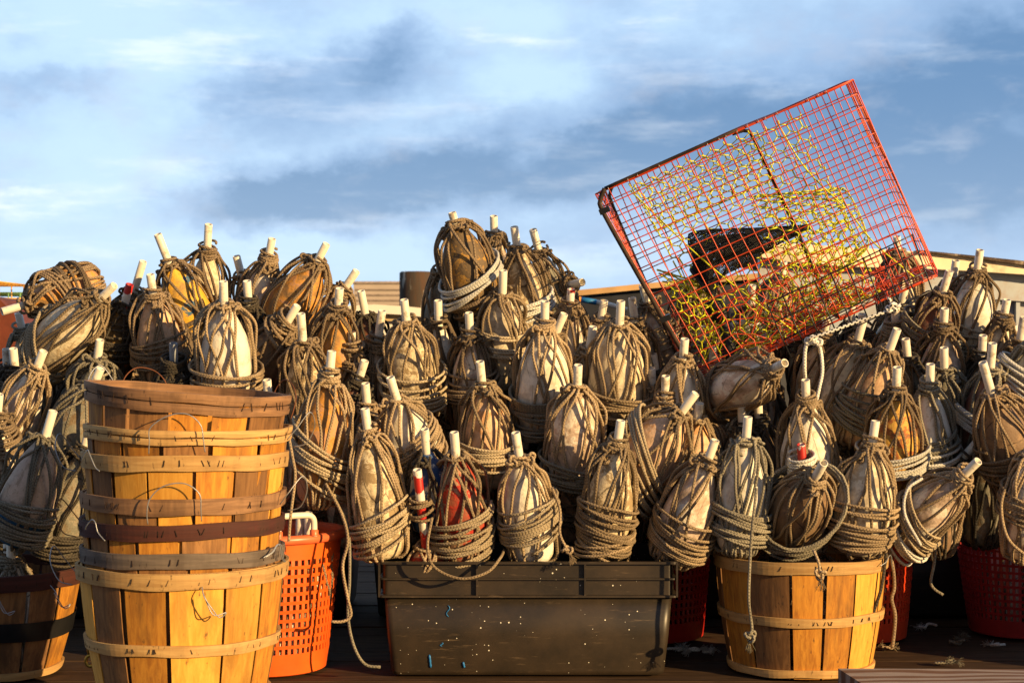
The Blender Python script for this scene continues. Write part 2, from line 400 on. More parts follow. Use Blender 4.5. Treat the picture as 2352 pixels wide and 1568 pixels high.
def coil_path(rnd, L, R, rr, zc, tilt, turns, loose=1.0, phase=None, sag=0.0, extra=.0):
    """belt of turns round the float; tilt in degrees, positive rises to the right"""
    n = 22 * turns
    ph0 = rnd.uniform(0, 6.28) if phase is None else phase
    th = np.linspace(0, 2 * math.pi * turns, n) + ph0
    tt = np.linspace(0, 1, n)
    k = np.arange(n) // 22
    order = list(range(turns)); 
    # neighbouring slots mostly, with some crossings and one or two strays
    slots = np.array(order, float) + np.array([rnd.uniform(-1.2, 1.2) for _ in order])
    for _ in range(2 if turns > 6 else 1): slots[rnd.randrange(turns)] += rnd.choice([-1, 1]) * rnd.uniform(2, 5)
    slot = np.interp(np.linspace(0, turns - 1, n), np.arange(turns), slots)
    hgt = rr * 1.95
    lay = np.interp(np.linspace(0, turns - 1, n), np.arange(turns), [rnd.choice([0, 0, 1, 1, 2]) * rr * .85 for _ in order])
    tl = R_(tilt) + np.interp(np.linspace(0, turns - 1, n), np.arange(turns), [rnd.uniform(-.15, .15) * loose for _ in order])
    ax = R_(sag) + np.interp(np.linspace(0, turns - 1, n), np.arange(turns), [rnd.uniform(-.17, .17) * loose for _ in order])
    zz = L * zc + (slot - turns / 2) * hgt
    r = rad(zz, L, R) + rr * 3.0 + lay + extra + np.abs(np.sin(th * .5 + ph0)) * .004 * loose
    x = r * np.cos(th); y = r * np.sin(th)
    z = zz + x * np.tan(tl) + y * np.tan(ax)
    rz = rad(z, L, R) + rr * 2.4
    rho = np.hypot(x, y); f = np.maximum(1, rz / rho)
    return np.stack([x * f, y * f, z], -1)

def neck_path(rnd, L, rr, turns, r0=.0175, h=.045):
    n = 16 * turns; th = np.linspace(0, 2 * math.pi * turns, n) + rnd.uniform(0, 6)
    t = np.linspace(0, 1, n)
    z = L * .985 + h * np.abs(((t * 1.6) % 2) - 1) + .003 * np.sin(th * 1.7)
    r = r0 + rr * (1.5 + .9 * np.sin(th * .37 + 1) * .5 + t * .9)
    return np.stack([r * np.cos(th), r * np.sin(th), z], -1)

def knot_path(rnd, c, s):
    t = np.linspace(0, 2 * math.pi, 40)
    x = (np.sin(t) + 2 * np.sin(2 * t)) * s * .38; y = (np.cos(t) - 2 * np.cos(2 * t)) * s * .38; z = -np.sin(3 * t) * s * .4
    M = np.array(Matrix.Rotation(rnd.uniform(0, 6), 3, 'X') @ Matrix.Rotation(rnd.uniform(0, 6), 3, 'Z'))
    return np.stack([x, y, z], -1) @ M.T + np.array(c)

def fray(mb, rnd, p, d, n=14, l=.03, mat=0):
    d = Vector(d).normalized()
    for _ in range(n):
        q = Vector(p); dd = (d + Vector([rnd.uniform(-.28, .28) for _ in range(3)])).normalized(); pts = [q.copy()]
        for j in range(4):
            dd = (dd + Vector([rnd.uniform(-.35, .35) for _ in range(3)]) + Vector((0, 0, -.15))).normalized()
            q = q + dd * l / 4 * rnd.uniform(.6, 1.2); pts.append(q.copy())
        mb.tube([tuple(x) for x in pts], .0006, 3, mat)

def buoy_parts(root, rnd, L, R, pl, col, rope, belt, neck, loops, pipe='w', rr=.0046, slack=1.0, belts2=None, sides=6, lod=1):
    # foam body
    m = MB(); off = rnd.uniform(0, 50)
    def wob(P):
        Q = P.copy()
        for i in range(P.shape[0]):
            for j in range(P.shape[1]):
                x, y, z = P[i, j]; nn = mnoise.noise(Vector((x * 16 + off, y * 16, z * 12)))
                k = 1 + .07 * nn + .025 * mnoise.noise(Vector((x * 60 + off, y * 60, z * 60)))
                Q[i, j, 0] *= k; Q[i, j, 1] *= k
        return Q
    m.lathe(smooth_prof(L, R), 30, 0, wob)
    m.build('float', FLOAT[col], root)
    # pipe through its middle, open end
    m = MB(); ro, ri = .0118, .0092; z1 = L + pl
    m.lathe([(ro, L * .9), (ro, z1 - .001), (ro - .0008, z1), (ri, z1), (ri, z1 - .05)], 16, 0)
    m.lathe([(ri, z1 - .05), (.0001, z1 - .05)], 16, 1)
    m.build('pipe', [PIPES[pipe], PVCB], root)
    # lengthwise rope
    m = MB()
    m.tube(wrap_path(rnd, L, R, loops, rr, slack), rr, sides)
    if neck: m.tube(neck_path(rnd, L, rr, neck, h=min(pl * .55, .014 + .006 * neck)), rr, sides)
    for _ in range(rnd.choice([1, 2, 3, 4])):
        a = rnd.uniform(0, 6.28); z = L * rnd.uniform(.9, 1.04); r = R * .36 + .008
        m.tube(knot_path(rnd, (r * math.cos(a), r * math.sin(a), z), .013), rr, sides)
    m.build('rope_wrap', ROPE[rope], root)
    for b in ([belt] if belt else []) + (belts2 or []):
        zc, tilt, turns, rmat = b[:4]; sag = b[4] if len(b) > 4 else 0; ex = b[5] if len(b) > 5 else 0
        m = MB(); C = coil_path(rnd, L, R, rr, zc, tilt, turns, sag=sag, extra=ex); m.tube(C, rr * (1.08 if rmat == 'white' else 1), sides)
        m.build('rope_coil', ROPE[rmat], root)

def frame_for(base, tipd):
    z = tipd.normalized(); y = Vector((0, 1, 0)); y = (y - z * y.dot(z)).normalized(); x = y.cross(z)
    M = Matrix((x, y, z)).transposed().to_4x4(); M.translation = base
    return M

BUOYS = []
def buoy(tx, ty, bx, by, label, col='white', rope='tan', belt=(.3, 0, 8, None), neck=4, loops=6, L=.30, R=.066, pl=.055, Y=None, pipe='w', seed=None, slack=1.0, b2=None, fs=0, group='rope-wrapped crab floats heaped in the pile', rr=.0041, tails=()):
    """tip of the pipe and end of the foam are read off the photograph (2352 px frame); the depth comes from the slope of the heap"""
    if Y is None: Y = 4.47 + .00092 * (1285 - by)
    R *= .98 + (int(tx * 3 + ty) % 7) * .018; loops += 2; L -= .020; pl += .016 + (tx * 7 % 5) * .003
    tot = L + pl
    pxl = math.hypot(tx - bx, ty - by); l2 = pxl / FPX * Y
    if l2 > tot: L = l2 - pl; tot = l2; ll = l2 * .97
    elif fs: ll = max(l2, tot * .55)
    else:                                   # the end is hidden by the floats in front
        ll = max(l2, tot * .93)
    k = ll / l2; bx = tx + (bx - tx) * k; by = ty + (by - ty) * k
    dy = math.sqrt(max(tot * tot - ll * ll, (tot * .16) ** 2))
    B = at(bx, by, Y + dy * .5); T = at(tx, ty, Y - dy * .5)
    d = T - B; L = d.length - pl; L0 = .30; tot0 = .36
    zfix = lambda zc: max(.06, (d.length - (1 - zc * L0 / tot0) * pxl / FPX * Y * d.length / ll) / L)
    b2 = [(zfix(q[0]),) + tuple(q[1:]) for q in b2] if b2 else None
    rnd = random.Random(seed if seed is not None else int(tx * 7 + ty * 13))
    M = frame_for(B, d)
    # turn about its own axis so copies of the same winding never face the same way
    root = empty('crab_float', mat=M); tag(root, label, 'float', group)
    if belt is not None:
        belt = (zfix(belt[0]), belt[1], int(belt[2] * 1.3), (belt[3] if len(belt) > 3 and belt[3] else ('straw' if rope == 'tan' and int(tx + by) % 3 else rope))) + tuple(belt[4:])
    buoy_parts(root, rnd, L, R, pl, col, rope, belt, neck, loops, pipe, rr, slack, b2)
    for t in tails:
        pts, rmat, end = t
        m = MB(); W_ = [at(*p) for p in pts]; C = crom([tuple(p) for p in W_], step=.008); m.tube(C, rr, 6)
        e = Vector(C[-1]); dd = e - Vector(C[-4])
        if 'k' in end:
            m.tube(knot_path(rnd, tuple(e), .013), rr, 6)
        if 'f' in end: fray(m, rnd, e + dd.normalized() * .01, dd, 26, .034)
        o = m.build('rope_tail', ROPE[rmat]); o.parent = root; o.matrix_parent_inverse = M.inverted()
    BUOYS.append(root)
    return root
# ------------------------------------------------------------------ the floats one can point to (2352 px frame)
# front row standing in the black bin
buoy(838, 938, 884, 1284, 'cracked pale yellow float above the left end of the black bin, belted with tan rope', 'mottled', 'tan', (.30, 17, 9), 4, 6, R=.068, Y=4.42, slack=1.2)
buoy(1043, 992, 1067, 1284, 'peeling red float over the black bin, one rope loop hanging down over the rim', 'red', 'tan', (.27, 9, 13), 2, 7, R=.065, Y=4.44, slack=1.4,
     tails=[([(992, 1190, 4.36), (982, 1255, 4.35), (998, 1302, 4.345), (1058, 1328, 4.34), (1118, 1314, 4.345), (1148, 1282, 4.37), (1158, 1262, 4.46)], 'tan', '')])
buoy(1184, 993, 1228, 1284, 'white float over the black bin directly right of the peeling red float', 'white', 'tan', (.40, 12, 9), 2, 6, R=.066, Y=4.44,
     tails=[([(1268, 1120, 4.42), (1286, 1170, 4.39), (1286, 1225, 4.38), (1303, 1262, 4.37)], 'tan', 'kf')])
buoy(1426, 965, 1382, 1284, 'grimy flaking float in tangled rope over the right half of the black bin', 'mottled', 'tan', (.30, -14, 13), 6, 8, R=.064, Y=4.44, slack=1.3, b2=[(.12, 10, 4, 'tan')])
buoy(1643, 1010, 1543, 1282, 'pinkish float leaning right over the right end of the black bin, pale braided rope belt', 'pink', 'tan', (.27, -8, 10), 3, 8, R=.068, Y=4.46, slack=1.1)
# standing in the right bushel basket
buoy(1718, 957, 1692, 1270, 'clean white float over the left side of the right bushel basket, greyish belt', 'white', 'grey', (.33, -13, 10), 2, 7, R=.070, Y=4.44, slack=1.2)
buoy(1892, 1062, 1806, 1218, 'brown and orange float in a big loose grey coil over the right bushel basket', 'brown', 'tan', (.30, 8, 7, 'grey', 18, .016), 4, 7, R=.070, Y=4.40, L=.27, fs=1,
     b2=[(.42, 24, 5, 'grey', 25, .022)], tails=[([(1738, 1120, 4.27), (1727, 1220, 4.25), (1722, 1300, 4.25), (1720, 1380, 4.25), (1727, 1440, 4.25), (1724, 1460, 4.25)], 'grey', 'kf'), ([(1868, 1262, 4.27), (1880, 1290, 4.25), (1884, 1318, 4.25)], 'tan', 'kf')])
buoy(2011, 966, 1968, 1268, 'cream float over the right side of the right bushel basket, thick tan belt', 'cream', 'tan', (.30, 2, 12), 5, 7, R=.070, Y=4.46, slack=1.2)
buoy(2247, 1058, 2068, 1232, 'pink and brown float lying tipped right, white rope coiled round its lower end', 'pink', 'tan', (.34, -25, 7), 5, 8, R=.066, Y=4.46, b2=[(.12, -22, 9, 'white', 0, .004)], fs=1,
     tails=[([(2118, 1098, 4.38), (2084, 1125, 4.36), (2078, 1180, 4.36), (2115, 1252, 4.37)], 'white', '')])
# left edge
buoy(122, 943, 36, 1244, 'pinkish float with a blue end at the left edge, beside the basket stack', 'pinkblue', 'grey', (.22, -2, 12), 1, 7, R=.072, Y=4.4, slack=1.3)
buoy(206, 985, 128, 1285, 'dark float in the shade left of the basket stack', 'grey', 'dark', (.22, 5, 9), 4, 6, Y=4.56)
buoy(231, 846, 128, 1090, 'mottled grey float leaning right beside the top of the basket stack', 'grey', 'grey', (.2, 10, 6), 2, 7, R=.068, Y=4.62, slack=1.6)
buoy(100, 806, 36, 970, 'pinkish mottled float at the left edge under the cream one, knotted brown rope', 'pink', 'tan', None, 4, 8, R=.064, Y=4.66)
buoy(-2, 905, -22, 1115, 'bundle of brown rope round a float cut by the left edge of the frame', 'pink', 'brown', (.6, 5, 12), 3, 6, Y=4.58)
buoy(4, 716, 224, 652, 'orange float lying flat on the top left of the heap under thick rope', 'orange', 'brown', (.40, 0, 8, None, 8), 3, 8, R=.070, Y=4.92, slack=1.6, L=.27, b2=[(.62, 12, 5, 'brown', 10)], fs=1)
buoy(263, 655, 84, 828, 'sunlit cream float tipped right, directly below the orange float lying flat', 'cream', 'tan', (.18, -28, 10), 3, 7, R=.072, Y=4.80, slack=1.4, fs=1)
buoy(298, 653, 262, 790, 'dark mustard float with a dark red pipe end between two lit floats at the left', 'mustard', 'dark', (.15, 5, 8), 2, 7, R=.060, Y=4.88, pipe='r')
buoy(329, 600, 268, 800, 'float hidden behind the heap with a long pale pipe sticking up at the left', 'grey', 'brown', None, 3, 4, R=.055, Y=5.08, L=.24, pl=.09)
buoy(345, 630, 372, 820, 'peach float at the left below the mustard yellow one, brown rope crossing it', 'peach', 'brown', (.15, 6, 8), 4, 7, R=.062, Y=4.80, slack=1.3)
buoy(362, 538, 446, 752, 'mustard yellow float with blue flecks leaning left at the top of the heap', 'yellow', 'brown', (.12, 8, 8), 3, 7, R=.072, Y=4.92, pl=.075, slack=1.6, L=.28)
buoy(479, 515, 470, 700, 'pale float with a tall white pipe standing behind the mustard yellow float', 'cream', 'brown', None, 5, 5, R=.058, Y=5.02, pl=.072, slack=2.0)
buoy(513, 646, 520, 880, 'clean white float with a blue end just above the basket stack', 'whiteblue', 'tan', (.03, 0, 7, None, -6, .012), 2, 8, R=.072, Y=4.62, slack=1.5)
buoy(543, 588, 580, 730, 'float with a pipe leaning left, beside the pinkish cream one with the wound neck', 'grey', 'brown', None, 3, 4, R=.052, Y=5.06)
buoy(625, 548, 590, 735, 'pinkish cream float with a thickly wound neck left of the big orange one', 'pink', 'brown', (.1, 0, 6), 7, 6, R=.060, Y=4.98, pl=.06)
buoy(567, 645, 578, 790, 'float with a dark rope-bound neck between the white one and the orange one', 'brown', 'dark', None, 6, 5, R=.052, Y=4.85)
buoy(750, 560, 652, 745, 'large orange float leaning right at the top left of the heap', 'orange', 'brown', (.04, 20, 5), 3, 8, R=.076, Y=4.92, slack=1.2)
buoy(683, 702, 588, 855, 'brown and orange float in shade under the big orange one, coarse braided rope', 'brown', 'brown', (.85, -18, 7), 3, 6, R=.068, Y=4.80)
buoy(691, 720, 704, 890, 'cream float speckled with algae above the right of the basket stack', 'mottled', 'brown', None, 1, 8, R=.062, Y=4.70, pl=.07, slack=1.4)
buoy(780, 662, 768, 835, 'orange float with a wound neck on the right shoulder of the left heap', 'orange', 'brown', None, 5, 8, R=.062, Y=4.82, slack=1.3)
buoy(819, 622, 745, 730, 'cream float tipped right behind the neck of the smaller orange one', 'cream', 'brown', None, 3, 6, R=.056, Y=4.98, slack=1.4)
buoy(829, 668, 852, 790, 'small dark float in front of the low tan wall at the dip of the heap', 'darkred', 'dark', None, 1, 7, R=.052, Y=5.02, L=.25)
buoy(762, 806, 730, 1150, 'orange and white float above the orange basket, long wound neck and a wide slanting belt', 'orange', 'tan', (.36, -24, 12), 9, 7, R=.066, Y=4.46, pl=.06, L=.34, slack=1.2,
     tails=[([(660, 985, 4.22), (672, 1050, 4.2), (678, 1095, 4.2), (668, 1180, 4.2), (663, 1243, 4.2)], 'tan', ''), ([(748, 1110, 4.40), (785, 1180, 4.38), (799, 1240, 4.35), (787, 1300, 4.35), (798, 1370, 4.35), (806, 1412, 4.35), (788, 1426, 4.34), (761, 1427, 4.33)], 'tan', ''),
            ([(745, 1105, 4.42), (782, 1170, 4.42), (801, 1225, 4.4), (803, 1330, 4.38), (799, 1410, 4.38), (812, 1480, 4.36), (838, 1524, 4.36), (874, 1531, 4.36)], 'grey', '')])
buoy(878, 713, 850, 905, 'float with a tall white pipe at the foot of the dip in the heap', 'pink', 'brown', (.7, 0, 6), 3, 6, R=.055, Y=4.86, pl=.08)
buoy(928, 688, 950, 885, 'large speckled cream float left of centre in the second row from the top', 'mottled', 'tan', (.02, -10, 8, None, 0, .008), 2, 8, R=.072, Y=4.76, slack=1.4)
buoy(1006, 690, 1010, 845, 'smooth white float half behind the large speckled cream one', 'white', 'brown', None, 4, 6, R=.058, Y=4.88)
buoy(1077, 718, 1085, 890, 'pinkish float with a knotted neck at the centre of the heap', 'pink', 'brown', (.1, 6, 6), 5, 7, R=.062, Y=4.80, slack=1.3)
buoy(1038, 488, 1104, 716, 'mustard brown float crowning the middle peak of the heap, white rope wound round it', 'mustard', 'brown', (.10, 8, 8, 'brown'), 3, 7, R=.070, Y=4.86, L=.29, pl=.02, slack=1.3, b2=[(.38, 17, 6, 'white', 6, .006)])
buoy(1134, 496, 1138, 650, 'pinkish float behind the middle peak with a stained pipe end', 'pink', 'brown', None, 2, 7, R=.052, Y=5.06, pl=.04, slack=1.4)
buoy(1181, 521, 1205, 690, 'chipped pink and cream float right of the peak, white rope turns at its base', 'mottled', 'brown', (.02, 4, 5, 'white', 0, .004), 3, 8, R=.062, Y=4.95, slack=1.3)
buoy(1224, 527, 1268, 690, 'weathered grey float on the right flank of the middle peak', 'grey', 'brown', None, 3, 7, R=.058, Y=5.05, slack=1.3)
buoy(1338, 648, 1240, 668, 'small float lying to the right at the foot of the middle peak', 'pink', 'brown', None, 3, 6, R=.045, Y=5.05, L=.19, slack=1.2, fs=1)
buoy(1008, 576, 1018, 720, 'float behind the mustard brown one on the left of the middle peak', 'grey', 'brown', None, 3, 7, R=.058, Y=5.0)
buoy(1312, 664, 1302, 830, 'float with a chipped red and white pipe end right below the middle peak', 'pink', 'brown', (.1, 0, 5), 5, 8, R=.055, Y=4.95, pipe='r', pl=.03)
buoy(1156, 621, 1150, 800, 'cream float just under the middle peak, several level turns of rope at its base', 'cream', 'tan', (.14, 0, 8), 2, 7, R=.066, Y=4.84, slack=1.4)
buoy(1296, 720, 1240, 850, 'float hidden behind the big smooth white one with its pipe leaning right', 'pink', 'brown', None, 2, 6, R=.058, Y=4.90, pl=.05)
buoy(1252, 692, 1246, 985, 'big smooth white float at the centre of the heap, dark belt of many level turns', 'white', 'tan', (.22, 3, 13, 'grey'), 6, 7, R=.074, Y=4.66, L=.32, slack=1.1)
buoy(1426, 691, 1415, 925, 'big cream float with brown stains left of the wire trap, belt sagging at its base', 'cream', 'tan', (.04, -8, 8, None, 0, .006), 2, 9, R=.074, Y=4.68, slack=1.3)
buoy(1362, 750, 1338, 905, 'small float with a dark red patch between the two biggest pale ones', 'darkred', 'tan', None, 3, 6, R=.050, Y=4.80)
buoy(1102, 830, 1124, 1040, 'bright peach float at the centre, belt of light rope running right below it', 'peach', 'tan', (.08, -6, 7), 3, 8, R=.066, Y=4.66, slack=1.3)
buoy(1328, 838, 1318, 1085, 'smooth pinkish float in the middle row below the two biggest pale ones', 'pink', 'tan', (.05, -5, 6, 'grey', 0, .006), 2, 9, R=.068, Y=4.58, slack=1.3)
buoy(839, 880, 850, 1010, 'small float behind the cracked pale yellow one with two pipes in line', 'orange', 'brown', None, 3, 6, R=.052, Y=4.72)
buoy(896, 866, 962, 1085, 'white float with a blue ink dot leaning left, broad belt of tan rope rising right', 'white', 'tan', (.30, 16, 12), 1, 6, R=.070, Y=4.56, slack=1.2)
buoy(975, 985, 992, 1170, 'navy blue float with flaked white paint showing behind the red one', 'bluewhite', 'dark', None, 0, 3, R=.06, Y=4.47, L=.24)
buoy(958, 1078, 984, 1304, 'float with a long red and white striped pipe left of the red float', 'red', 'tan', (.8, 0, 4), 1, 4, R=.050, Y=4.43, L=.09, pl=.21, pipe='r', rr=.004)
buoy(1598, 903, 1475, 1068, 'big pale peach float tipped right in the middle row, above the pinkish leaning one', 'peach', 'tan', (.10, -32, 11, None, 0, .004), 2, 7, R=.078, Y=4.54, slack=1.3)
buoy(1573, 778, 1560, 930, 'white float in front of the lower left corner of the wire trap', 'white', 'tan', None, 3, 8, R=.062, Y=4.66, pl=.05)
buoy(1529, 863, 1528, 985, 'short white float with a knotted neck left of the trap corner', 'white', 'brown', None, 5, 6, R=.050, Y=4.66)
buoy(1496, 845, 1500, 1000, 'cream float half hidden with thick pale braided strands, right of the big stained cream one', 'cream', 'tan', None, 0, 6, R=.052, Y=4.74, pl=.03)
buoy(1607, 925, 1590, 1055, 'peach float wedged behind the neck of the tipped peach-white one, with a blue-marked coil', 'peach', 'tan', (.2, 14, 7), 1, 5, R=.058, Y=4.66, pl=.02)
buoy(1803, 833, 1650, 906, 'pinkish float lying nearly flat right under the wire trap', 'pink', 'brown', (.05, -30, 6), 6, 8, R=.060, Y=4.56, slack=1.5, fs=1)
buoy(1703, 930, 1712, 1080, 'dark rope bundle behind the left white float of the right bushel basket, pipe tipped left', 'grey', 'dark', None, 3, 7, R=.052, Y=4.66)
buoy(1741, 917, 1748, 1090, 'float with a dark wound neck standing left of the roped-up white float', 'brown', 'dark', (.2, 0, 5), 6, 7, R=.058, Y=4.70)
buoy(1850, 872, 1856, 1090, 'smooth white float under the trap with a white cord threaded through its pipe', 'white', 'tan', (.03, 2, 6), 7, 7, R=.070, Y=4.54, slack=1.2)
buoy(1840, 1020, 1850, 1170, 'float behind the brown and orange one with a red-tipped white pipe', 'pink', 'grey', (.92, 10, 5, 'white'), 1, 5, R=.062, Y=4.50, pipe='r', L=.22, pl=.075)
buoy(1983, 735, 1928, 935, 'cream float tipped right beneath the right end of the trap', 'cream', 'brown', None, 2, 8, R=.070, Y=4.74, slack=1.5)
buoy(2061, 755, 1995, 935, 'peach float below the right end of the trap with a pale belt underneath', 'peach', 'tan', (.0, 0, 9, 'grey', 0, .004), 2, 9, R=.072, Y=4.66, slack=1.4)
buoy(2061, 843, 2050, 1060, 'rusty orange float right of the peach one with bright white rope round its base', 'rust', 'brown', (.12, 6, 7, 'white', 0, .008), 4, 8, R=.066, Y=4.56, slack=1.3)
buoy(2137, 836, 2132, 1020, 'white float with a wound neck on the right, grey and white turns below', 'white', 'grey', (.12, 8, 6), 6, 7, R=.064, Y=4.62, b2=[(-.08, 10, 5, 'white', 0, .004)])
buoy(2168, 798, 2172, 980, 'greyish float close behind the white one in the right of the heap', 'grey', 'grey', None, 2, 8, R=.056, Y=4.72, slack=1.4)
buoy(2170, 708, 2158, 885, 'pinkish brown float in the upper right of the heap', 'pink', 'brown', (.0, 5, 9, 'grey'), 5, 8, R=.066, Y=4.82, slack=1.2)
buoy(2181, 622, 2128, 790, 'dark red float leaning right in the upper right, grey rope coil spilling to its left', 'darkred', 'brown', (.18, -14, 9, 'grey', 0, .01), 2, 8, R=.066, Y=4.92, slack=1.4)
buoy(2196, 598, 2170, 760, 'float behind the dark red one showing only a pipe end and a neck', 'pink', 'brown', None, 3, 5, R=.050, Y=5.08)
buoy(2251, 574, 2226, 760, 'clean white float at the top right of the heap before the pale boat', 'white', 'brown', (-.02, -6, 7, 'grey'), 4, 7, R=.062, Y=5.0, slack=1.3)
buoy(2060, 543, 2070, 735, 'float buried in heavy brown rope behind the right end of the trap', 'cream', 'brown', None, 5, 14, R=.060, Y=5.25, slack=1.4)
buoy(2313, 688, 2290, 810, 'small cream float near the right edge with a knotted neck', 'cream', 'brown', None, 5, 7, R=.052, Y=4.92)
buoy(2258, 770, 2250, 900, 'float in dark rope near the right edge with a grey stained pipe', 'grey', 'dark', None, 4, 8, R=.052, Y=4.82)
buoy(2352, 728, 2330, 860, 'rust brown float cut by the right edge of the frame', 'rust', 'brown', None, 2, 7, R=.062, Y=4.84)
buoy(2280, 788, 2262, 985, 'dark red float near the right edge with bluish white rope down its left side', 'darkred', 'grey', (.12, -30, 7, 'white', 0, .006), 3, 7, R=.064, Y=4.66, pl=.07)
buoy(2257, 832, 2318, 1045, 'brown cracked float at the right edge with a long pale pipe leaning left', 'brown', 'brown', (.06, -4, 7), 2, 8, R=.070, Y=4.52, pl=.075, slack=1.3)
buoy(2372, 735, 2362, 890, 'float cut by the right edge of the frame with a thick coil of white rope', 'cream', 'grey', (.18, -30, 8, 'white', 0, .01), 2, 6, R=.066, Y=4.68)
buoy(2376, 985, 2362, 1195, 'pinkish float cut by the right edge above the dark red basket', 'pink', 'tan', (.22, -12, 8), 2, 7, R=.066, Y=4.42,
     tails=[([(2318, 1095, 4.38), (2300, 1160, 4.38), (2315, 1235, 4.37), (2365, 1282, 4.37)], 'tan', '')])
buoy(2247, 1012, 2150, 1120, 'shaded float with a plain white pipe behind the pink and brown lying one', 'brown', 'dark', None, 5, 7, R=.058, Y=4.66)
buoy(2080, 778, 2092, 900, 'float behind the peach one showing a short grey pipe', 'grey', 'dark', None, 3, 7, R=.052, Y=4.80)
buoy(398, 788, 402, 900, 'float in dark rope with a grey pipe just behind the top basket', 'white', 'dark', (.6, 8, 7), 4, 8, R=.062, Y=4.70, pipe='g')
buoy(613, 872, 622, 985, 'float behind the top right of the basket stack with a stained pipe', 'cream', 'grey', None, 3, 6, R=.05, Y=4.60)
buoy(808, 762, 815, 880, 'float bound in dark brown rope just left of the large speckled cream one', 'brown', 'brown', (.8, 0, 7), 5, 8, R=.052, Y=4.84)
buoy(838, 828, 800, 950, 'float wound in nearly black rope left of centre', 'darkred', 'dark', (.4, 20, 6), 4, 9, R=.058, Y=4.78)
buoy(1388, 690, 1360, 850, 'float wrapped in brown rope with a mottled pipe left of the trap', 'pink', 'brown', (.1, 0, 5), 4, 9, R=.064, Y=4.98)
buoy(1452, 684, 1470, 860, 'float behind the left edge of the trap with a yellow-stained pipe tipped left', 'grey', 'brown', None, 4, 8, R=.062, Y=5.0, pl=.06)
buoy(1475, 655, 1530, 830, 'pinkish float seen through the left of the trap mesh', 'pink', 'brown', (.5, 0, 5), 3, 8, R=.06, Y=5.22)
buoy(1618, 590, 1592, 780, 'float buried in brown rope seen through the left part of the trap', 'brown', 'brown', None, 5, 14, R=.082, Y=5.28)
buoy(1728, 655, 1722, 810, 'float seen through the middle of the trap with an open pipe end', 'cream', 'brown', (.5, 0, 6, 'white'), 2, 7, R=.058, Y=5.3)
buoy(1800, 600, 1782, 790, 'tall float buried in brown rope seen through the middle of the trap', 'pink', 'brown', None, 4, 15, R=.086, Y=5.34, slack=1.3)
buoy(1858, 690, 1868, 830, 'float seen low through the right part of the trap mesh', 'grey', 'dark', (.5, 0, 6), 4, 11, R=.075, Y=5.2)
buoy(1958, 700, 1950, 850, 'float in the shade behind the right part of the trap', 'grey', 'dark', (.4, 10, 6), 4, 11, R=.075, Y=5.2)
buoy(2058, 700, 2052, 850, 'float with a white pipe and grey turns right behind the end of the trap', 'whiteblue', 'brown', (.85, 5, 6, 'grey'), 4, 7, R=.056, Y=4.98)
buoy(2110, 1000, 2130, 1160, 'float in dark rope wedged behind the lying pink and brown one', 'brown', 'dark', (.4, 10, 6), 4, 8, R=.06, Y=4.72)
buoy(30, 800, 40, 905, 'white float half buried at the left edge below the tipped cream one', 'white', 'dark', (.6, 0, 6), 3, 7, R=.055, Y=4.76)
buoy(230, 780, 205, 960, 'grey float under loose loops of rope left of the basket stack top', 'grey', 'grey', (.5, 20, 7), 3, 9, R=.06, Y=4.78, slack=1.8)

# ------------------------------------------------------------------ floats buried deeper: only glimpses show between the ones in front
top_x = [0, 250, 450, 560, 690, 800, 850, 900, 1000, 1130, 1270, 1340, 1500, 1900, 2060, 2120, 2260, 2352]
top_y = [740, 740, 680, 700, 700, 760, 840, 800, 760, 620, 650, 750, 790, 790, 720, 700, 760, 770]
frnd = random.Random(5)
PRO = []
BUR = 'floats buried in shade behind the outer ones'
for i, (c_, r_, bl) in enumerate([('pink', 'brown', None), ('grey', 'dark', None), ('cream', 'brown', None), ('brown', 'dark', (.3, 0, 9)), ('white', 'grey', None), ('peach', 'brown', (.3, 12, 7))]):
    rt = empty('crab_float'); rn = random.Random(100 + i)
    if bl: bl = tuple(bl) + (r_,)
    buoy_parts(rt, rn, .27, .066, .07, c_, r_, bl, 4, 11, 'w', .0043, 1.2, sides=5)
    rt['kind_word'] = ['pinkish float in brown rope', 'grey float in dark rope', 'cream float in brown rope', 'brown float in dark rope', 'white float in grey rope', 'peach float in brown rope'][i]; PRO.append(rt)
used = set()
def place_fill(B, d, spin):
    k = frnd.randrange(len(PRO)); src = PRO[k]
    rt = copy_tree(src)
    rt.matrix_world = frame_for(B, d) @ Matrix.Rotation(spin, 4, 'Z')
    return rt
for py in range(880, 1330, 92):
    for px in range(-40, 2420, 118):
        x = px + frnd.uniform(-25, 25) + (50 if (py // 92) % 2 else 0); y = py + frnd.uniform(-20, 20)
        ty = y - 250
        lim = np.interp(x, top_x, top_y)
        if ty < lim: 
            if y < lim + 150: continue
            ty = lim
        if 870 < x < 1560 and y > 1240: y = 1240
        Y = 4.70 + .00095 * (1285 - y) + frnd.uniform(-.02, .05)
        if x < 660 and y > 860: Y += .08
        Bp = at(x, y, Y + .14); T = at(x + frnd.uniform(-60, 60), ty, Y + .04)
        rt = place_fill(Bp, T - Bp, frnd.uniform(0, 6.28))
        kk = rt['kind_word'] if 'kind_word' in rt else ''
        tag(rt, 'shaded %s, buried behind the outer floats' % kk, 'float', BUR + ', ' + kk); del rt['kind_word']
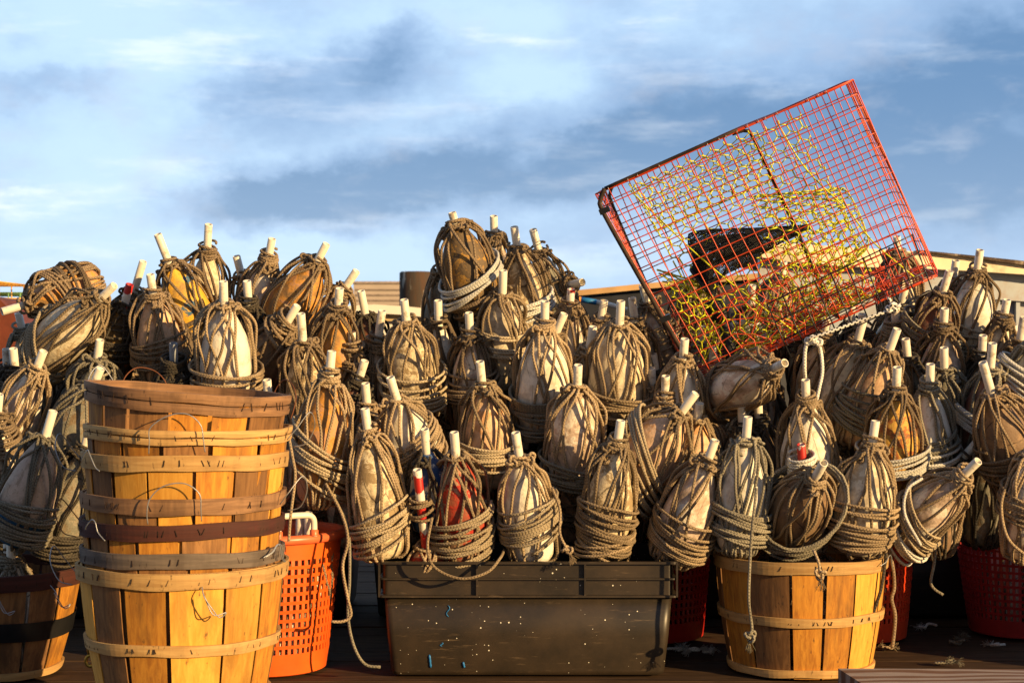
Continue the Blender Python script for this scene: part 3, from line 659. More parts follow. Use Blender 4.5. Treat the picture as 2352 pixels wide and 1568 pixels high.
# a few lie inside the plastic baskets and show through their holes
# ------------------------------------------------------------------ bushel baskets
def bushel(name, label, cx, cy, z0, rtop, rbot, h, wood_seq, rim, mid, seed, rimh=.031, nst=14, tilt=(0, 0), midf=.46, split=False, tape=False, bot='rim_pale', group=None, handles=(), rot0=None, sprung=False):
    rnd = random.Random(seed)
    root = empty(name, (cx, cy, z0)); root.rotation_euler = (R_(tilt[0]), R_(tilt[1]), 0)
    tag(root, label, 'basket', group)
    bulge = .006
    def rr(z): t = z / h; return rbot + (rtop - rbot) * t + bulge * math.sin(math.pi * t)
    ws = [rnd.uniform(.75, 1.25) for _ in range(nst)]; tot = sum(ws); a = rnd.uniform(0, .4) if rot0 is None else rot0
    for i in range(nst):
        wa = ws[i] / tot * 2 * math.pi; gap = rnd.uniform(.024, .060); th = .0028
        skew = rnd.uniform(-.012, .012)
        a0, a1 = a + gap / 2, a + wa - gap / 2; a += wa
        nz, na = 9, 6; m = MB(); lay = rnd.uniform(-.0012, .0012)
        def surf(off):
            P = np.zeros((nz, na, 3))
            for k in range(nz):
                z = .002 + (h - .004) * k / (nz - 1); t = k / (nz - 1)
                for j in range(na):
                    s = j / (na - 1); ang = a0 + (a1 - a0) * s + skew * (t - .5)
                    cup = .0018 * (1 - (2 * s - 1) ** 2)
                    r = rr(z) + lay + off - cup
                    P[k, j] = (r * math.cos(ang), r * math.sin(ang), z)
            return P
        O = surf(0); I = surf(-th)
        m.grid(O, 0); m.grid(I, 0, flip=True)
        m.grid(np.stack([O[:, 0], I[:, 0]]), 0, smooth=False); m.grid(np.stack([I[:, -1], O[:, -1]]), 0, smooth=False)
        m.grid(np.stack([O[-1], I[-1]]), 0, smooth=False, flip=True); m.grid(np.stack([I[0], O[0]]), 0, smooth=False, flip=True)
        m.build('stave', WOOD[wood_seq[i % len(wood_seq)] if not callable(wood_seq) else wood_seq(i)], root)
    def hoop(nm, zc, hh, mat, out=.0035, th=.0035, staples=True, wav=.002):
        m = MB(); seg = 96; ph = rnd.uniform(0, 6)
        bands = [(zc - hh / 2, zc + hh / 2)]
        if split: bands = [(zc - hh / 2, zc - .0015), (zc + .0015, zc + hh / 2)]
        for (b0, b1) in bands:
            an = np.linspace(0, 2 * math.pi, seg, endpoint=False)
            wv = wav * np.sin(an * 2 + ph) + wav * .6 * np.sin(an * 5 + ph * 2) + (.004 * np.maximum(0, np.sin(an * 1 + ph)) if sprung else 0)
            wd = .001 * np.sin(an * 9 + ph)
            rows = []
            for (z, off) in [(b0, 0), (b0, out + th), (.5 * (b0 + b1), out + th + .0008), (b1, out + th), (b1, 0), (b0, 0)]:
                r = rr(min(max(z, 0), h)) + off + (.0012 * np.sin(an * 4 + ph))
                rows.append(np.stack([r * np.cos(an), r * np.sin(an), z + wv + (wd if z == b0 else 0)], -1))
            m.grid(np.array(rows), 0, wrap=True, smooth=False)
        if staples:
            for _ in range(34):
                a_ = rnd.uniform(0, 6.283); r = rr(zc) + out + th + .0012
                q = Matrix.Rotation(a_, 3, 'Z') @ Matrix.Rotation(rnd.uniform(-.5, .5), 3, 'X')
                wv = wav * math.sin(a_ * 2 + ph) + wav * .6 * math.sin(a_ * 5 + ph * 2)
                m.box((r * math.cos(a_), r * math.sin(a_), zc + wv), (.0012, .0014, hh * .42), 1, q)
        return m.build(nm, [WOOD[mat], STAPLE], root)
    hoop('rim_hoop', h - rimh / 2 + .002, rimh, rim)
    m = MB(); an = np.linspace(0, 2 * math.pi, 72, endpoint=False); rows = []
    for (z, off) in [(h - .024, -.003), (h + .001, -.003), (h + .001, -.007), (h - .024, -.007), (h - .024, -.003)]:
        r = rr(h) + off; rows.append(np.stack([r * np.cos(an), r * np.sin(an), np.full(72, z)], -1))
    m.grid(np.array(rows), 0, wrap=True, smooth=False); m.build('inner_hoop', WOOD[rim], root)
    if tape:
        m = MB(); rows = []
        for k, z in enumerate(np.linspace(h * .38, h * .38 + .05, 5)):
            r = rr(z) + .0055 + .001 * np.sin(np.linspace(0, 2 * math.pi, 96, endpoint=False) * 7 + k)
            a9 = np.linspace(0, 2 * math.pi, 96, endpoint=False); rows.append(np.stack([r * np.cos(a9), r * np.sin(a9), np.full(96, z) + .003 * np.sin(a9 * 3)], -1))
        m.grid(np.array(rows), 0, wrap=True); m.build('tape_band', TAPE, root)
    elif mid: hoop('middle_hoop', h * midf, .024, mid, wav=.0015)
    hoop('bottom_hoop', .014, .02, bot, staples=False)
    m = MB(); m.lathe([(.0001, .006), (rbot - .006, .006), (rbot - .006, .012), (.0001, .012)], 40); m.build('bottom_board', WOOD['brown'], root)
    for (a_, mat, kind) in handles:
        m = MB(); r = rr(h) + .010; ca, sa = math.cos(a_), math.sin(a_); tx, ty = -sa, ca
        P = []
        if kind == 'arch': seq = [(-.055, -.035, 0), (-.055, -.01, .006), (-.050, .02, .01), (-.02, .045, .012), (.02, .05, .012), (.052, .028, .01), (.058, -.006, .006), (.058, -.03, 0)]
        elif kind == 'side': seq = [(-.03, -.01, 0), (-.03, .015, .02), (-.01, .05, .045), (.015, .02, .05), (.028, -.02, .03), (.03, -.03, .0)]
        elif kind == 'droop': seq = [(0, -.012, .0), (.006, -.03, .016), (.018, -.055, .02), (.035, -.075, .018), (.05, -.065, .02), (.02, -.068, .022), (.004, -.03, .014)]
        else: seq = [(-.05, 0, .002), (-.03, .01, .012), (-.012, .024, .014), (0, .02, .016), (.008, 0, .014), (.02, -.012, .012), (.028, -.018, .01)]
        for (u, z, o) in seq:
            u += rnd.uniform(-.003, .003); P.append(((r + o) * ca + tx * u, (r + o) * sa + ty * u, h - rimh * .4 + z))
        m.tube(crom(P, n=6), .0013, 5); m.build('wire_handle', RUSTW if mat == 'rust' else WIRE, root)
    return root

PI = math.pi
GRP = 'bushel baskets nested in the stack'
SY = 3.75
def stack_at(px, py): p = at(px, py, SY); return p.x, p.z
front = -PI / 2
stack = [  # centre px, py of the rim's top at its ends, rim radius, woods, rim, label...
    (421, 1288, .226, ['brown', 'gold', 'pale', 'pale', 'gold'], 'rim_pale', 'rim_pale', .033, (0, 0), 'lowest and only fully visible bushel basket of the stack, pale slats and pale rim', dict(handles=[(front + .35, 'wire', 'droop'), (PI + .15, 'wire', 'side')])),
    (421, 1250, .219, ['brown', 'gold', 'brown'], 'rim_grey', None, .032, (0, 0), 'bushel basket second from the bottom of the stack, splintered grey rim', dict(handles=[(-.35, 'wire', 'lie'), (front + 1.2, 'wire', 'lie')], sprung=True)),
    (420, 1184, .2195, ['gold', 'brown', 'gold'], 'rim_dark', None, .033, (0, 0), 'bushel basket third from the bottom of the stack, very dark reddish brown rim', dict(handles=[(front - .65, 'wire', 'lie'), (PI, 'rust', 'side')])),
    (423, 1127, .2185, ['pale', 'gold', 'brown'], 'rim_brown', None, .034, (0, 0), 'middle bushel basket of the stack, chipped brown rim and bright yellow slats', dict(handles=[(front + .1, 'wire', 'arch'), (-.15, 'wire', 'side')])),
    (427, 1035, .222, ['pale', 'pale', 'gold', 'brown'], 'rim_pale', None, .033, (0, .5), 'bushel basket third from the top of the stack, clean pale rim tilted slightly', dict(handles=[(front - .75, 'wire', 'lie'), (PI + .1, 'wire', 'side')])),
    (434, 978, .221, ['gold', 'brown', 'gold'], 'rim_pale', None, .030, (0, 1.2), 'bushel basket second from the top of the stack, light brown rim splitting in two', dict(handles=[(front + .08, 'wire', 'arch'), (-.1, 'wire', 'side')], split=True)),
    (434, 893, .219, ['brown', 'brown', 'gold', 'gold'], 'rim_brown', None, .043, (0, 4.6), 'topmost bushel basket of the stack, dark brown split rim tilted down to the right', dict(handles=[(2.2, 'rust', 'arch'), (.6, 'rust', 'arch'), (PI - .5, 'wire', 'side')], split=True)),
]
for i, (px, py, rt, wd, rim, mid, rh, tl, lab, kw) in enumerate(stack):
    x, z = stack_at(px, py); h = .305; x -= h * math.sin(R_(tl[1]))
    bushel('bushel_basket', lab, x, SY, z - h, rt, rt * .80, h, wd, rim, mid, 11 + i * 3, rimh=rh, tilt=tl, group=GRP, rot0=front - .85 if i == 0 else None, **kw)
x, z = stack_at(421, 1288); zb = z - .305
# timber blocks that carry the stack
TIMB = wood('timber_grey', (.16, .12, .09), (.09, .07, .055), (2, 30, 30), dirt=.5)
m = MB(); m.box((x, SY, zb / 2 - .001), (.50, .34, zb - .004))
tag(m.build('timber_block', TIMB), 'block of dark timber under the stack of bushel baskets', 'timber')

p = at(1838, 1275, 4.56)
bushel('bushel_basket', 'bushel basket with orange brown slats standing alone right of the black bin', p.x, 4.56, .006, .228, .188, p.z, ['brown', 'gold', 'gold', 'pale', 'pale', 'brown'], 'rim_pale', 'rim_pale', 77, rimh=.032, handles=[(-.55, 'wire', 'lie')], rot0=front - .80, midf=.50)
# two unseen baskets added beyond the right of the frame to shade it
for k_, zz in ((0, .006), (1, .16)):
    bushel('bushel_basket', ['lower', 'upper'][k_] + ' of two nested bushel baskets added beyond the right edge to cast shade', 1.98, 4.42, zz, .228, .188, .305, ['brown', 'gold'], 'rim_brown', None, 60 + k_, group='bushel baskets nested in the stack')
p = at(-12, 1305, 4.5)
bushel('bushel_basket', 'dark bushel basket with black tape round its waist at the lower left edge', p.x, 4.5, .006, .230, .165, p.z, ['brown', 'gold', 'brown'], 'rim_dark', None, 91, rimh=.042, tape=True, handles=[(front + .3, 'wire', 'droop'), (front + .9, 'wire', 'droop')])

# ------------------------------------------------------------------ perforated plastic baskets
def plastic(name, col, rough=.35):
    m, t, b = newmat(name); tcn, oi, v = coords(t); n = t.noise(v, 10, 4, .6); n2_ = t.noise(v, 26, 6, .7)
    c = t.mix(t.ramp(n, .3, .7), col, tuple(x * .78 for x in col)); c = t.mix(t.math('MULTIPLY', t.ramp(n2_, .62, .74), .35), c, (.12, .05, .03))
    t.l.new(c, b.inputs['Base Color']); b.inputs['Roughness'].default_value = rough; b.inputs['Specular IOR Level'].default_value = .4
    bump(t, b, n2_, .12, .001); return m
PL_OR = plastic('plastic_orange', (.86, .13, .018)); PL_RED = plastic('plastic_red', (.50, .022, .014)); PL_OR2 = plastic('plastic_orange_red', (.72, .065, .018)); PL_DR = plastic('plastic_dark_red', (.36, .03, .03))
PL_PINK = plastic('plastic_pale_orange', (.78, .16, .06))
WHP = simple('plastic_white', (.72, .66, .55), .4, .4, .08, 20); GYP = simple('plastic_grey', (.33, .33, .38), .4, .4, .08, 20)
def fish_basket(label, cx, cy, h, rt, rb, mat, rimmat, hmat, hang=front, rows=11, cells=66):
    root = empty('plastic_basket', (cx, cy, .006)); tag(root, label, 'basket', 'perforated plastic baskets')
    rnd = random.Random(int(cx * 100)); pitch = h * .0625; z0 = h * .16
    zs = [0, .004, z0 * .5]; hole = []
    for r_ in range(rows):
        zs += [z0 + r_ * pitch, z0 + r_ * pitch + pitch * .62]
    zs += [z0 + rows * pitch + .004, h - .02]
    na = cells * 2; an = []
    for c in range(cells): an += [c / cells * 2 * PI, (c + .50) / cells * 2 * PI]
    an = np.array(an)
    def R(z): return rb + (rt - rb) * (z / h) ** .9
    m = MB(); th = .0035
    nzs = len(zs)
    def vert(k, off, shelf=0):
        z = zs[k]; r = R(z) + off
        if k == 0: r -= .008
        return np.stack([r * np.cos(an), r * np.sin(an), np.full(na, z)], -1)
    O = np.stack([vert(k, .0015 if (3 <= k < 3 + 2 * rows and (k - 3) % 2 == 0) else 0) for k in range(nzs)]); I = np.stack([vert(k, -th) for k in range(nzs)])
    V_ = np.concatenate([O.reshape(-1, 3), I.reshape(-1, 3)]); nI = nzs * na
    q = []
    isrow = lambda k: 3 <= k < 3 + 2 * rows and (k - 3) % 2 == 0
    for k in range(nzs - 1):
        for j in range(na):
            j2 = (j + 1) % na
            if isrow(k) and j % 2 == 0:
                a, b, c, d = k * na + j, k * na + j2, (k + 1) * na + j2, (k + 1) * na + j
                q += [[a, b, b + nI, a + nI], [b, c, c + nI, b + nI], [c, d, d + nI, c + nI], [d, a, a + nI, d + nI]]
            else:
                a, b, c, d = k * na + j, k * na + j2, (k + 1) * na + j2, (k + 1) * na + j
                q += [[a, b, c, d], [a + nI, d + nI, c + nI, b + nI]]
    m.add(V_, q, 0, smooth=False)
    m.build('basket_wall', mat, root)
    m = MB(); m.lathe([(.0001, .0), (rb - .01, .0), (rb - .008, .005), (.0001, .006)], 48); m.build('basket_bottom', mat, root)
    m = MB(); m.lathe([(rt - .006, h - .022), (rt + .004, h - .024), (rt + .013, h - .021), (rt + .015, h - .012), (rt + .013, h - .003), (rt + .006, h), (rt - .004, h), (rt - .008, h - .004), (rt - .006, h - .022)], 72)
    m.build('basket_rim', rimmat, root)
    for s in (0, PI):
        a = hang + s; ca, sa = math.cos(a), math.sin(a); tx, ty = -sa, ca; r = rt + .004
        P = [(-.050, -.004), (-.050, .02), (-.048, .040), (-.038, .050), (-.02, .052), (.02, .052), (.038, .050), (.048, .040), (.050, .02), (.050, -.004)]
        m = MB(); m.tube(crom([(r * ca + tx * u, r * sa + ty * u, h + z) for u, z in P], n=4), .0085, 10); m.build('handle', hmat, root)
        for u in (-.05, .05): m = MB(); m.lathe([(.0115, 0), (.0115, .014), (.0085, .016)], 12, wob=lambda P, u=u: P + np.array([r * ca + tx * u, r * sa + ty * u, h - .002])); m.build('handle_socket', rimmat, root)
    return root
c = at(612, 1212, 4.56); fish_basket('bright orange perforated basket with a white handle between the basket stack and the black bin', c.x, 4.56, c.z - .006, .205, .160, PL_OR, PL_PINK, WHP, hang=front + .52)
fish_basket('red perforated basket behind the right end of the black bin', at(1478, 0, 5.06).x, 5.06, .37, .208, .178, PL_RED, PL_RED, GYP)
fish_basket('orange-red perforated basket behind the right bushel basket, a rope end hanging before it', at(1942, 0, 5.06).x, 5.06, .37, .208, .178, PL_OR2, PL_OR2, GYP)
c = at(2352, 1197, 5.12); fish_basket('dark red perforated basket in the shade at the right edge', c.x, 5.12, c.z, .208, .160, PL_DR, PL_DR, GYP, hang=front - .42)
# floats standing inside those baskets
inb = ['the bright orange basket', 'the red basket behind the bin', 'the orange-red basket', 'the dark red basket', 'the right bushel basket', 'the black-taped bushel basket']
for k, (bx, cy, n) in enumerate([(608, 4.56, 4), (1478, 5.06, 3), (1942, 5.06, 3), (2352, 5.12, 4), (1838, 4.60, 3), (-12, 4.5, 3)]):
    cx = at(bx, 0, cy).x
    for j in range(n):
        a = j / n * 2 * PI + k * .7; rr_ = .075
        Bp = Vector((cx + rr_ * math.cos(a), cy + rr_ * math.sin(a), .02)); d = Vector((.02 * math.cos(a * 3), .03, 1))
        rt = place_fill(Bp, d, a); del rt['kind_word']; tag(rt, 'roped float packed inside %s' % inb[k], 'float', 'floats packed inside %s' % inb[k])
for p_ in PRO:
    for ch in list(p_.children): bpy.data.objects.remove(ch)
    bpy.data.objects.remove(p_)
buoy(690, 1180, 684, 1390, 'float in the orange basket, the left of two pipes behind the white handle', 'orange', 'brown', None, 0, 4, Y=4.50, L=.2, R=.05)
buoy(707, 1177, 716, 1390, 'float in the orange basket, the right of two pipes behind the white handle', 'cream', 'brown', None, 0, 4, Y=4.50, L=.2, R=.05)

# ------------------------------------------------------------------ black bin
def bin_mat(name, base, specks=True):
    m, t, b = newmat(name); tcn, oi, v = coords(t)
    n = t.noise(v, 5, 6, .65); n2_ = t.noise(v, 30, 5, .7)
    c = t.mix(t.ramp(n, .3, .75), base, tuple(min(1, x * 2.0) for x in (base[0] * 1.15, base[1] * .95, base[2] * .75)))
    sc = t.noise(t.mapping(v, (3, 3, 26), rot=(0, R_(35), 0)), 4, 6, .7)
    c = t.mix(t.math('MULTIPLY', t.ramp(sc, .58, .70), .6), c, (.13, .09, .055))
    if specks:
        vo = t.node('ShaderNodeTexVoronoi', feature='F1'); t.l.new(v, vo.inputs['Vector']); vo.inputs['Scale'].default_value = 95; vo.inputs['Randomness'].default_value = 1
        sp = t.node('ShaderNodeSeparateColor'); t.l.new(vo.outputs['Color'], sp.inputs[0])
        on = t.math('LESS_THAN', vo.outputs['Distance'], t.math('MULTIPLY', t.math('MULTIPLY', t.math('SUBTRACT', sp.outputs[0], .74), .8), t.ramp(t.noise(v, 4, 3, .6), .40, .60)))
        c = t.mix(on, c, (.75, .72, .62))
    t.l.new(c, b.inputs['Base Color']); b.inputs['Specular IOR Level'].default_value = .5
    t.l.new(t.math('ADD', t.math('MULTIPLY', n, .35), .25), b.inputs['Roughness']); bump(t, b, n2_, .15, .001); return m
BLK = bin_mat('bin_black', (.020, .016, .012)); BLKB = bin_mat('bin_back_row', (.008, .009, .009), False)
BLUEP = simple('blue_paint', (.02, .16, .42), .4, .4, .1)
def tote(label, x0, x1, y0, y1, h, mat, rimh=.093, ribs=(.33, .69), paint=False, over=.012, grp=None):
    root = empty('storage_bin', ((x0 + x1) / 2, (y0 + y1) / 2, .006)); tag(root, label, 'bin', grp)
    w = x1 - x0; d = y1 - y0; th = .004; zt = h - rimh
    def ring(z, ins, n=6, rc=.035):
        hw, hd = w / 2 - ins, d / 2 - ins; P = []
        for (sx, sy, a0) in [(1, -1, -PI / 2), (1, 1, 0), (-1, 1, PI / 2), (-1, -1, PI)]:
            for k in range(n + 1):
                a = a0 + k / n * PI / 2; P.append((sx * (hw - rc) + rc * math.cos(a), sy * (hd - rc) + rc * math.sin(a), z))
        return np.array(P)
    m = MB(); tp = .020
    rows = [ring(.0, over + tp + .012, rc=.02), ring(.004, over + tp + .003, rc=.02), ring(.014, over + tp, rc=.02), ring(zt * .5, over + tp * .5, rc=.02), ring(zt, over + .002, rc=.02), ring(zt, over + .006, rc=.02), ring(zt * .5, over + tp * .5 + th, rc=.02), ring(.008, over + tp + th, rc=.02)]
    m.grid(np.array(rows), 0, wrap=True)
    r0 = ring(.0, over + tp + .012, rc=.02)
    n_ = len(r0); m.add(np.concatenate([r0, [[0, 0, 0]], ring(.008, over + tp + th, rc=.02), [[0, 0, .008]]]), [[(i + 1) % n_, i, n_, n_] for i in range(n_)] + [[n_ + 1 + i, n_ + 1 + (i + 1) % n_, 2 * n_ + 1, 2 * n_ + 1] for i in range(n_)], 0, smooth=False)
    m.build('bin_body', mat, root)
    m = MB(); rc = .014
    rr_ = lambda z, i: ring(z, i, rc=rc)
    fl = .012  # flange depth
    rows = [rr_(zt, over + .004), rr_(zt, 0), rr_(zt + .005, 0), rr_(zt + .006, fl), rr_(zt + rimh * .49, fl), rr_(zt + rimh * .495, .002), rr_(zt + rimh * .54, .002), rr_(zt + rimh * .545, fl), rr_(h - .007, fl), rr_(h - .006, 0), rr_(h, 0), rr_(h, over + .004), rr_(zt, over + .004)]
    m.grid(np.array(rows), 0, wrap=True, smooth=False)
    for f in list(ribs) + [.004, .996]:
        xx = -w / 2 + w * f
        for sy in (-1, 1): m.box((xx, sy * (d / 2 - fl / 2 - .001), zt + rimh / 2), (.005, fl, rimh - .0025), 0)
    for f in (.3, .7):
        for sx in (-1, 1): m.box((sx * (w / 2 - fl / 2 - .001), -d / 2 + d * f, zt + rimh / 2), (fl, .005, rimh - .0025), 0)
    m.build('bin_rim', mat, root)
    if paint:
        yb = -d / 2 + over
        for (px, p0, p1, wd) in [(990, 1500, 1530, 5), (1067, 1517, 1530, 5), (1030, 1385, 1412, 2), (1015, 1472, 1480, 2)]:
            m = MB(); P = []
            for k in range(7):
                py = p0 + (p1 - p0) * k / 6; q = at(px + (4 * math.sin(k * 1.1) if wd < 4 else -3 + k * .5), py, y0 + over + .03)
                zl = q.z - .006; ins = tp * (1 - zl / zt); P.append((q.x - (x0 + x1) / 2, yb + ins - .0008, zl))
            m.tube(P, [wd / 2 / 700 * s for s in (.4, 1, .8, 1, .7, 1, .5)], 6); m.build('paint_drip', BLUEP, root)
    return root
q0 = at(868, 1290, 4.40); q1 = at(1558, 1290, 4.40)
tote('large black plastic bin with white paint specks in the middle foreground, floats standing in it', q0.x, q1.x, 4.40, 4.83, q0.z - .006, BLK, paint=True)
# dark bins carry the heap; all but the leftmost added to darken its gaps
for i, (x0, x1, lab) in enumerate([(-2.05, -1.28, 'dark bin in the back row behind the lower left bushel basket'), (-1.26, -.50, 'dark bin added in the back row behind the orange basket to darken the gaps'), (-.46, .30, 'dark bin added in the back row behind the black bin to darken the gaps'), (.33, 1.09, 'dark bin added between the red and the orange-red baskets to darken the gap'), (1.12, 1.9, 'dark bin added in the back row behind the dark red basket to darken gaps')]):
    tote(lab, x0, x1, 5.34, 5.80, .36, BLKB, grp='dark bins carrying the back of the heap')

# ------------------------------------------------------------------ wire trap
RED = simple('vinyl_red_wire', (.58, .062, .011), .35, .5, .15, 6); YEL = simple('vinyl_yellow_wire', (.60, .62, .015), .4, .5, .15, 6)
BLW = simple('vinyl_black_wire', (.012, .012, .014), .35, .5, .1); REB = simple('rebar_black_rust', (.035, .02, .014), .7, .3, .6, 30, b_=.6); NETB = simple('black_net', (.010, .010, .014), .6, .3, .2, 20)
trnd = random.Random(9)
TY = 4.70; TL = at(1368, 446, TY)
au = Vector((.918, 0, .396)).normalized(); au = Vector((.918, -.175, .396)).normalized(); aw = Vector((.13, 1, .14)).normalized()
aw = (aw - au * aw.dot(au)).normalized(); av = au.cross(aw); av = av if av.z < 0 else -av
sc = TY / FPX; TW, TH, TD = 630 * sc, 480 * sc, .33
def pot(u, v, w_):
    k_ = (1 - u / TW) * (1 - w_ / TD); u += .060 * v / TH * k_; v *= 1 + .03 * k_
    return TL + au * u + av * v + aw * w_
trap = empty('wire_trap', tuple(pot(TW / 2, TH, TD / 2))); tag(trap, 'red wire crab trap tipped on its corner on top of the heap, yellow netting inside', 'trap')
def tb(m, name, mat): o = m.build(name, mat); o.parent = trap; o.matrix_parent_inverse = Matrix.Translation(-trap.location); return o
cell = .0385; WR = .0016
def wire(m, f, n=14, amp=.0012, r=WR, sides=4):
    ph = trnd.uniform(0, 6); P = []
    for i in range(n + 1):
        t = i / n; p = f(t); P.append(tuple(p + au * amp * math.sin(t * 7 + ph) + aw * amp * math.cos(t * 5 + ph)))
    m.tube(P, r, sides)
nu = round(TW / cell); nv = round(TH / cell); nw = round(TD / cell)
def dent(u, v):   # the lower left of the front face is crumpled
    return .035 * math.exp(-(((u - .28) / .10) ** 2 + ((v - TH + .09) / .09) ** 2))
rc = .05          # rounded long corners at the far end
def face(f, na, nb, amp=.0012, name='mesh_panel', mat=RED, r=WR):
    m = MB()
    for i in range(na + 1): wire(m, lambda t: f(i / na, t), amp=amp, r=r)
    for j in range(nb + 1): wire(m, lambda t: f(t, j / nb), amp=amp, r=r)
    return tb(m, name, mat)
def ff(a, b):
    u, v = a * TW, b * TH; d = dent(u, v); return pot(u + d * .9 * math.sin(v * 60), v + d * .7 * math.cos(u * 55), -d * .2)
face(ff, nu, nv, name='front_panel')
face(lambda a, b: pot(a * TW, b * TH, TD), nu, nv, name='back_panel')
face(lambda a, b: pot(a * TW, .004 * math.sin(a * 9), b * TD), nu, nw, name='top_panel')
face(lambda a, b: pot(a * TW, TH + .012 * math.sin(a * 6.28) * math.sin(b * 3.14), b * TD), nu, nw, amp=.003, name='bottom_panel')
face(lambda a, b: pot(0, a * TH, b * TD), nv, nw, name='side_panel')
face(lambda a, b: pot(TW + .018 * math.sin(b * PI) * a, a * TH, b * TD), nv, nw, name='side_panel')
# the rod frame: near left hoop, middle hoop, and bars along the top
def rod(pts, r=.0052, n=4, mat=REB, name='frame_rod'):
    m = MB(); m.tube(crom([tuple(pot(*p)) for p in pts], n=n), r, 7); return tb(m, name, mat)
e = -.004
rod([(.03, e, 0), (.004, .02, 0), (-.006, .06, -.004), (-.007, TH * .5, -.004), (-.004, TH, -.004)], r=.0068); rod([(.0, TH, 0), (0, TH, TD * .5), (0, TH, TD)]); rod([(0, TH, TD), (0, TH * .5, TD), (.002, .06, TD), (.01, .02, TD), (.03, 0, TD)])
rod([(.03, e, 0), (TW * .25, e, 0), (TW * .56, e, 0)]); rod([(.03, 0, TD), (TW * .3, 0, TD), (TW * .56, 0, TD)])
mu_ = TW * .60
rod([(mu_ - .05, .004, TD * .5), (mu_ - .01, .012, TD * .5), (mu_, .05, TD * .5), (mu_ + .002, TH * .5, TD * .5), (mu_, TH, TD * .5)])
rod([(mu_, TH, 0), (mu_, TH, TD)]); rod([(.0, TH, 0), (TW * .5, TH, 0), (TW, TH - .004, 0)], r=.003, mat=RED, name='edge_wire'); rod([(0, 0, 0), (TW * .5, 0, 0), (TW, 0, 0)], r=.0026, mat=RED, name='edge_wire'); rod([(0, TH, TD), (TW, TH, TD)], r=.003, mat=RED, name='edge_wire')
for (u, v) in [(.0, .05), (.0, TH * .66)]:
    m = MB(); c = pot(u, v, -.002); m.box(tuple(c), (.030, .016, .022), 0, Matrix((au, av, aw)).transposed()); tb(m, 'frame_clip', BLW)
for k in range(26):     # hog rings that clip the panels together
    m = MB()
    u = TW * (k + .5) / 26 + trnd.uniform(-.005, .005); v = trnd.choice([0, TH]); c = pot(u, v, trnd.choice([0, .0]))
    an = np.linspace(0, 2 * PI, 9)[:-1]; m.tube([tuple(c + av * .006 * math.cos(a) + aw * .006 * math.sin(a)) for a in np.append(an, an[:1])], .0009, 4); tb(m, 'clip_ring', WIRE)
for k in range(10):
    m = MB(); v = TH * (k + .5) / 10; c = pot(0, v, 0); an = np.linspace(0, 2 * PI, 9)
    m.tube([tuple(c + au * .007 * math.cos(a) + aw * .007 * math.sin(a)) for a in an], .0009, 4); tb(m, 'clip_ring', WIRE)
# yellow hexagonal netting: inner wall, funnels
def hexnet(f, uw, vh, s=.030, r=.0017, name='yellow_netting', jit=.002):
    m = MB(); dx = s * math.sqrt(3); dy = s * 1.5; na = int(uw / dx) + 1; nb = int(vh / dy) + 1
    jt = {}
    def J(k):
        if k not in jt: jt[k] = (trnd.uniform(-jit, jit), trnd.uniform(-jit, jit))
        return jt[k]
    def P(x, y):
        k = (round(x * 2000), round(y * 2000)); j = J(k); x = min(max(x + j[0], 0), uw); y = min(max(y + j[1], 0), vh)
        return f(x / uw, y / vh)
    for j in range(nb + 1):
        for i in range(na + 1):
            cx = i * dx + (dx / 2 if j % 2 else 0); cy = j * dy
            if cx - dx / 2 > uw or cy > vh + s: continue
            a = (cx, cy + s * .5 * 1.0 + s * .5); l = (cx - dx / 2, cy + s * .5); rt_ = (cx + dx / 2, cy + s * .5); lb = (cx - dx / 2, cy - s * .5)
            m.tube([tuple(P(*a)), tuple(P(*l))], r, 4); m.tube([tuple(P(*a)), tuple(P(*rt_))], r, 4); m.tube([tuple(P(*l)), tuple(P(*lb))], r * 1.35, 4)
    return tb(m, name, YEL)
hexnet(lambda a, b: pot(.10 + a * (TW * .66), .02 + b * (TH - .03), TD * (.30 + .12 * math.sin(a * 3) * math.sin(b * 3))), TW * .66, TH, s=.022)
hexnet(lambda a, b: pot(TW * (.12 + .50 * a) , TH * (.02 + .28 * b), TD * (.15 + .6 * b)), TW * .5, TD * .65, s=.022, name='yellow_funnel')
hexnet(lambda a, b: pot(TW * (.50 + .32 * b + .03 * math.cos(a * 2 * PI)), TH * (.62 + (.30 - .14 * b) * math.sin(a * 2 * PI)), TD * (.5 + (.38 - .14 * b) * math.cos(a * 2 * PI))), TH * 1.7, .22, s=.022, name='yellow_funnel')
hexnet(lambda a, b: pot(TW * (.06 + .14 * b), TH * (.72 + (.26 - .16 * b) * math.sin(a * 2 * PI)), TD * (.5 + (.34 - .2 * b) * math.cos(a * 2 * PI))), TH * 1.3, .13, s=.022, name='yellow_funnel')
hexnet(lambda a, b: pot(TW * (.18 + .56 * a), TH * (.97 - .10 * math.sin(a * PI) * b), TD * b), TW * .5, TD, s=.022, name='yellow_netting')
for (u0, u1, v0, v1, w0, w1) in [(.085, .33, .03, TH, TD * .2, .02), (.70 * TW, .80 * TW, .02, TH * .55, TD * .3, TD * .3), (.80 * TW, .93 * TW, TH * .5, TH * .98, TD * .35, TD * .2)]:
    rod([(u0, v0, w0), ((u0 + u1) / 2 - .02, (v0 + v1) / 2, (w0 + w1) / 2), (u1, v1, w1)], r=.0022, mat=YEL, name='yellow_border')
